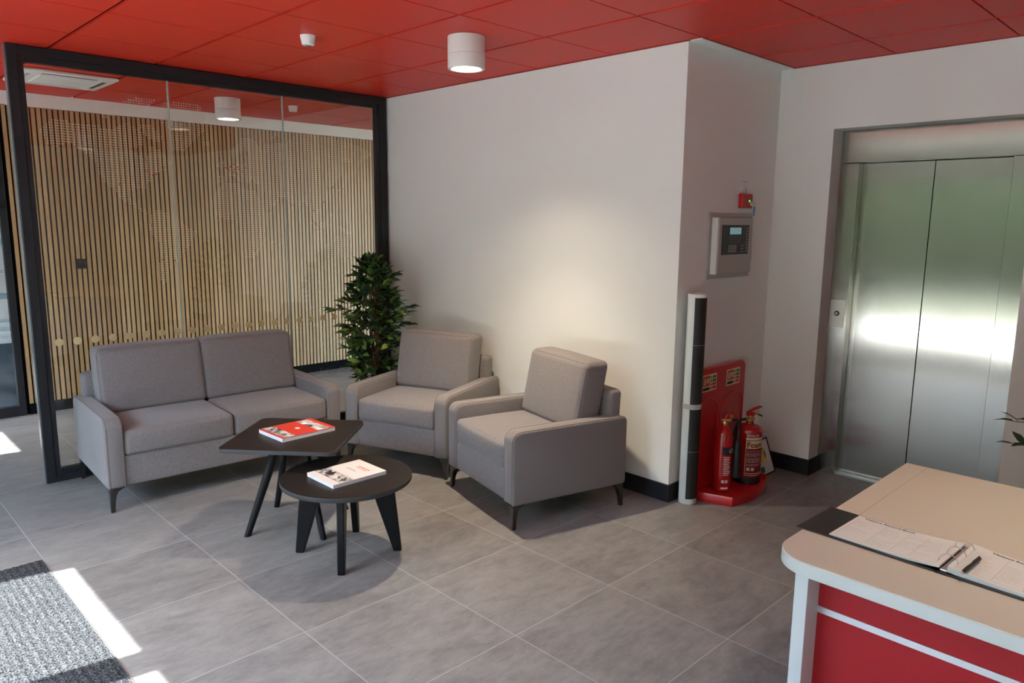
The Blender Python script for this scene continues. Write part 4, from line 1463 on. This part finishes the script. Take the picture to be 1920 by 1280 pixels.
def page_print(parent, u0, zf, rng):
    f = on_page(zf)
    tb = MB()

    def seg(xa, ya, xb, yb, w_=0.0006):
        n = max(1, int(abs(xb - xa) / 0.02))
        for i in range(n):
            x0_, x1_ = xa + (xb - xa) * i / n, xa + (xb - xa) * (i + 1) / n
            y0_, y1_ = ya + (yb - ya) * i / n, ya + (yb - ya) * (i + 1) / n
            d = Vector((x1_ - x0_, y1_ - y0_))
            p = Vector((-d.y, d.x)).normalized() * w_ / 2
            tb.add([f(x0_ - p.x, y0_ - p.y), f(x1_ - p.x, y1_ - p.y), f(x1_ + p.x, y1_ + p.y), f(x0_ + p.x, y0_ + p.y)], [(0, 1, 2, 3)])
    for x_ in (0.012, 0.095, 0.165, 0.215, 0.285):
        seg(u0 + x_, 0.018, u0 + x_, 0.185)
    for y_ in (0.018, 0.185, 0.170):
        seg(u0 + 0.012, y_, u0 + 0.285, y_)
    for k in range(7):
        seg(u0 + 0.012, 0.018 + k * 0.0215, u0 + 0.285, 0.018 + k * 0.0215, 0.0004)
    tb.obj('table_lines', INK_SOFT, parent)
    tb = MB()
    for k in range(7):
        for c0_ in (0.016, 0.100, 0.170, 0.220):
            if rng.random() < 0.25:
                continue
            for rrow in range(2):
                y_ = 0.024 + k * 0.0215 + rrow * 0.009
                x_ = u0 + c0_
                lim = x_ + 0.030 + rng.random() * 0.030
                while x_ < lim:
                    s_ = 0.002 + rng.random() * 0.003
                    seg(x_, y_ + rng.uniform(-0.001, 0.002), x_ + s_, y_ + rng.uniform(-0.001, 0.003), 0.0007)
                    x_ += s_ * (1.0 if rng.random() < 0.8 else 2.2)
    tb.obj('handwriting', INK_SOFT, parent)


page_print(pl_, -0.309, zl, random.Random(1))
page_print(pr_, 0.012, zr, random.Random(2))
fz = on_page(zl)
text_obj('heading', 'Visitors Record Book', 0.0145, INK, lambda x_, y_: fz(-0.285 + x_, 0.195 + y_), pl_, bold=0.0003, squeeze=1.15)
fz2 = on_page(zr)
text_obj('heading', 'Visitors Record Book', 0.0145, INK, lambda x_, y_: fz2(0.062 + x_, 0.195 + y_), pr_, bold=0.0003, squeeze=1.15)
for v_ in (0.042, 0.108, 0.174):
    MB().tube([(0.024 * math.cos(q), v_, 0.016 + 0.026 * math.sin(q)) for q in [PI * (-0.08 + 1.16 * i / 16) for i in range(17)]], 0.0013, 6).obj('ring', CHROME, bn, smooth=60)

pn = thing('pen', 'black ballpoint pen lying on the right page of the open binder', 'pen', (1.428, -3.8765, DT + 0.0278), R(-4))
My = Matrix.Rotation(R(90), 4, 'Y')
MB().lathe([(0.001, -0.062), (0.0030, -0.058), (0.0052, -0.045), (0.0058, -0.02), (0.0050, 0.0), (0.0052, 0.06), (0.0045, 0.068), (0.001, 0.068)], 16, M=My).obj('barrel', BLACK_PL, pn, smooth=40)
MB().lathe([(0.0005, -0.072), (0.0012, -0.070), (0.0030, -0.058), (0.001, -0.057)], 12, M=My).obj('tip', CHROME, pn, smooth=40)
MB().box(0.018, 0.064, -0.0018, 0.0018, 0.0055, 0.0085).obj('clip', BLACK_PL, pn, bevel=0.0006)

# ---------------------------------------------------------------- entrance mat
em = MB()
mx0, mx1, my0, my1 = -1.70, -0.010, -3.2, -0.372
nx = int((mx1 - mx0) / 0.030)
prof_ = []
for i in range(nx * 4 + 1):
    x_ = mx0 + (mx1 - mx0) * i / (nx * 4)
    prof_.append((x_, 0.0075 + 0.0012 * math.sin(2 * PI * i / 4 + 0.3)))
rings = []
ny = 60
for j in range(ny + 1):
    y_ = my0 + (my1 - my0) * j / ny
    rings.append([(p[0], y_, p[1]) for p in prof_])
em.loft(rings, None, False, False)
em.box(mx0, mx1, my0, my1, 0.0005, 0.0045)
emo = thing('entrance_mat', 'charcoal ribbed entrance mat, mostly in sunlight, at the lower left', 'mat', (0, 0, 0))
em.obj('matting', MATTING, emo)
MB().box(mx1, mx1 + 0.004, my0, my1 + 0.004, 0.0003, 0.006).box(mx0, mx1, my1, my1 + 0.004, 0.0003, 0.006).obj('edge_trim', mat('grey mat trim', (0.17, 0.16, 0.155), 0.6), emo)

# ---------------------------------------------------------------- office chair beyond the glazed door
oc = thing('office_chair', 'dark blue office chair behind the frosted glass door at the far left', 'chair', (0.18, 4.0, 0), R(30))
MB().rbox(-0.24, 0.24, -0.24, 0.24, 0.42, 0.50, 0.03).obj('seat', OFFICE_BLUE, oc, smooth=50)
MB().rbox(-0.22, 0.22, 0.22, 0.28, 0.58, 1.02, 0.025).obj('backrest', OFFICE_BLUE, oc, smooth=50)
MB().tube([(0, 0, 0.08), (0, 0, 0.42)], 0.025, 12).tube([(0, 0.1, 0.42), (0, 0.29, 0.44), (0, 0.29, 0.70)], 0.018, 8).obj('column', BLACK_PL, oc, smooth=50)
sb = MB()
for k in range(5):
    a = 2 * PI * k / 5
    sb.tube([(0, 0, 0.10), (0.30 * math.cos(a), 0.30 * math.sin(a), 0.075)], [0.025, 0.015], 8)
    sb.lathe([(0.001, 0), (0.018, 0.002), (0.027, 0.027), (0.018, 0.052), (0.001, 0.055)], 12, (0.30 * math.cos(a), 0.30 * math.sin(a), 0))
sb.obj('star_base', BLACK_PL, oc, smooth=50)
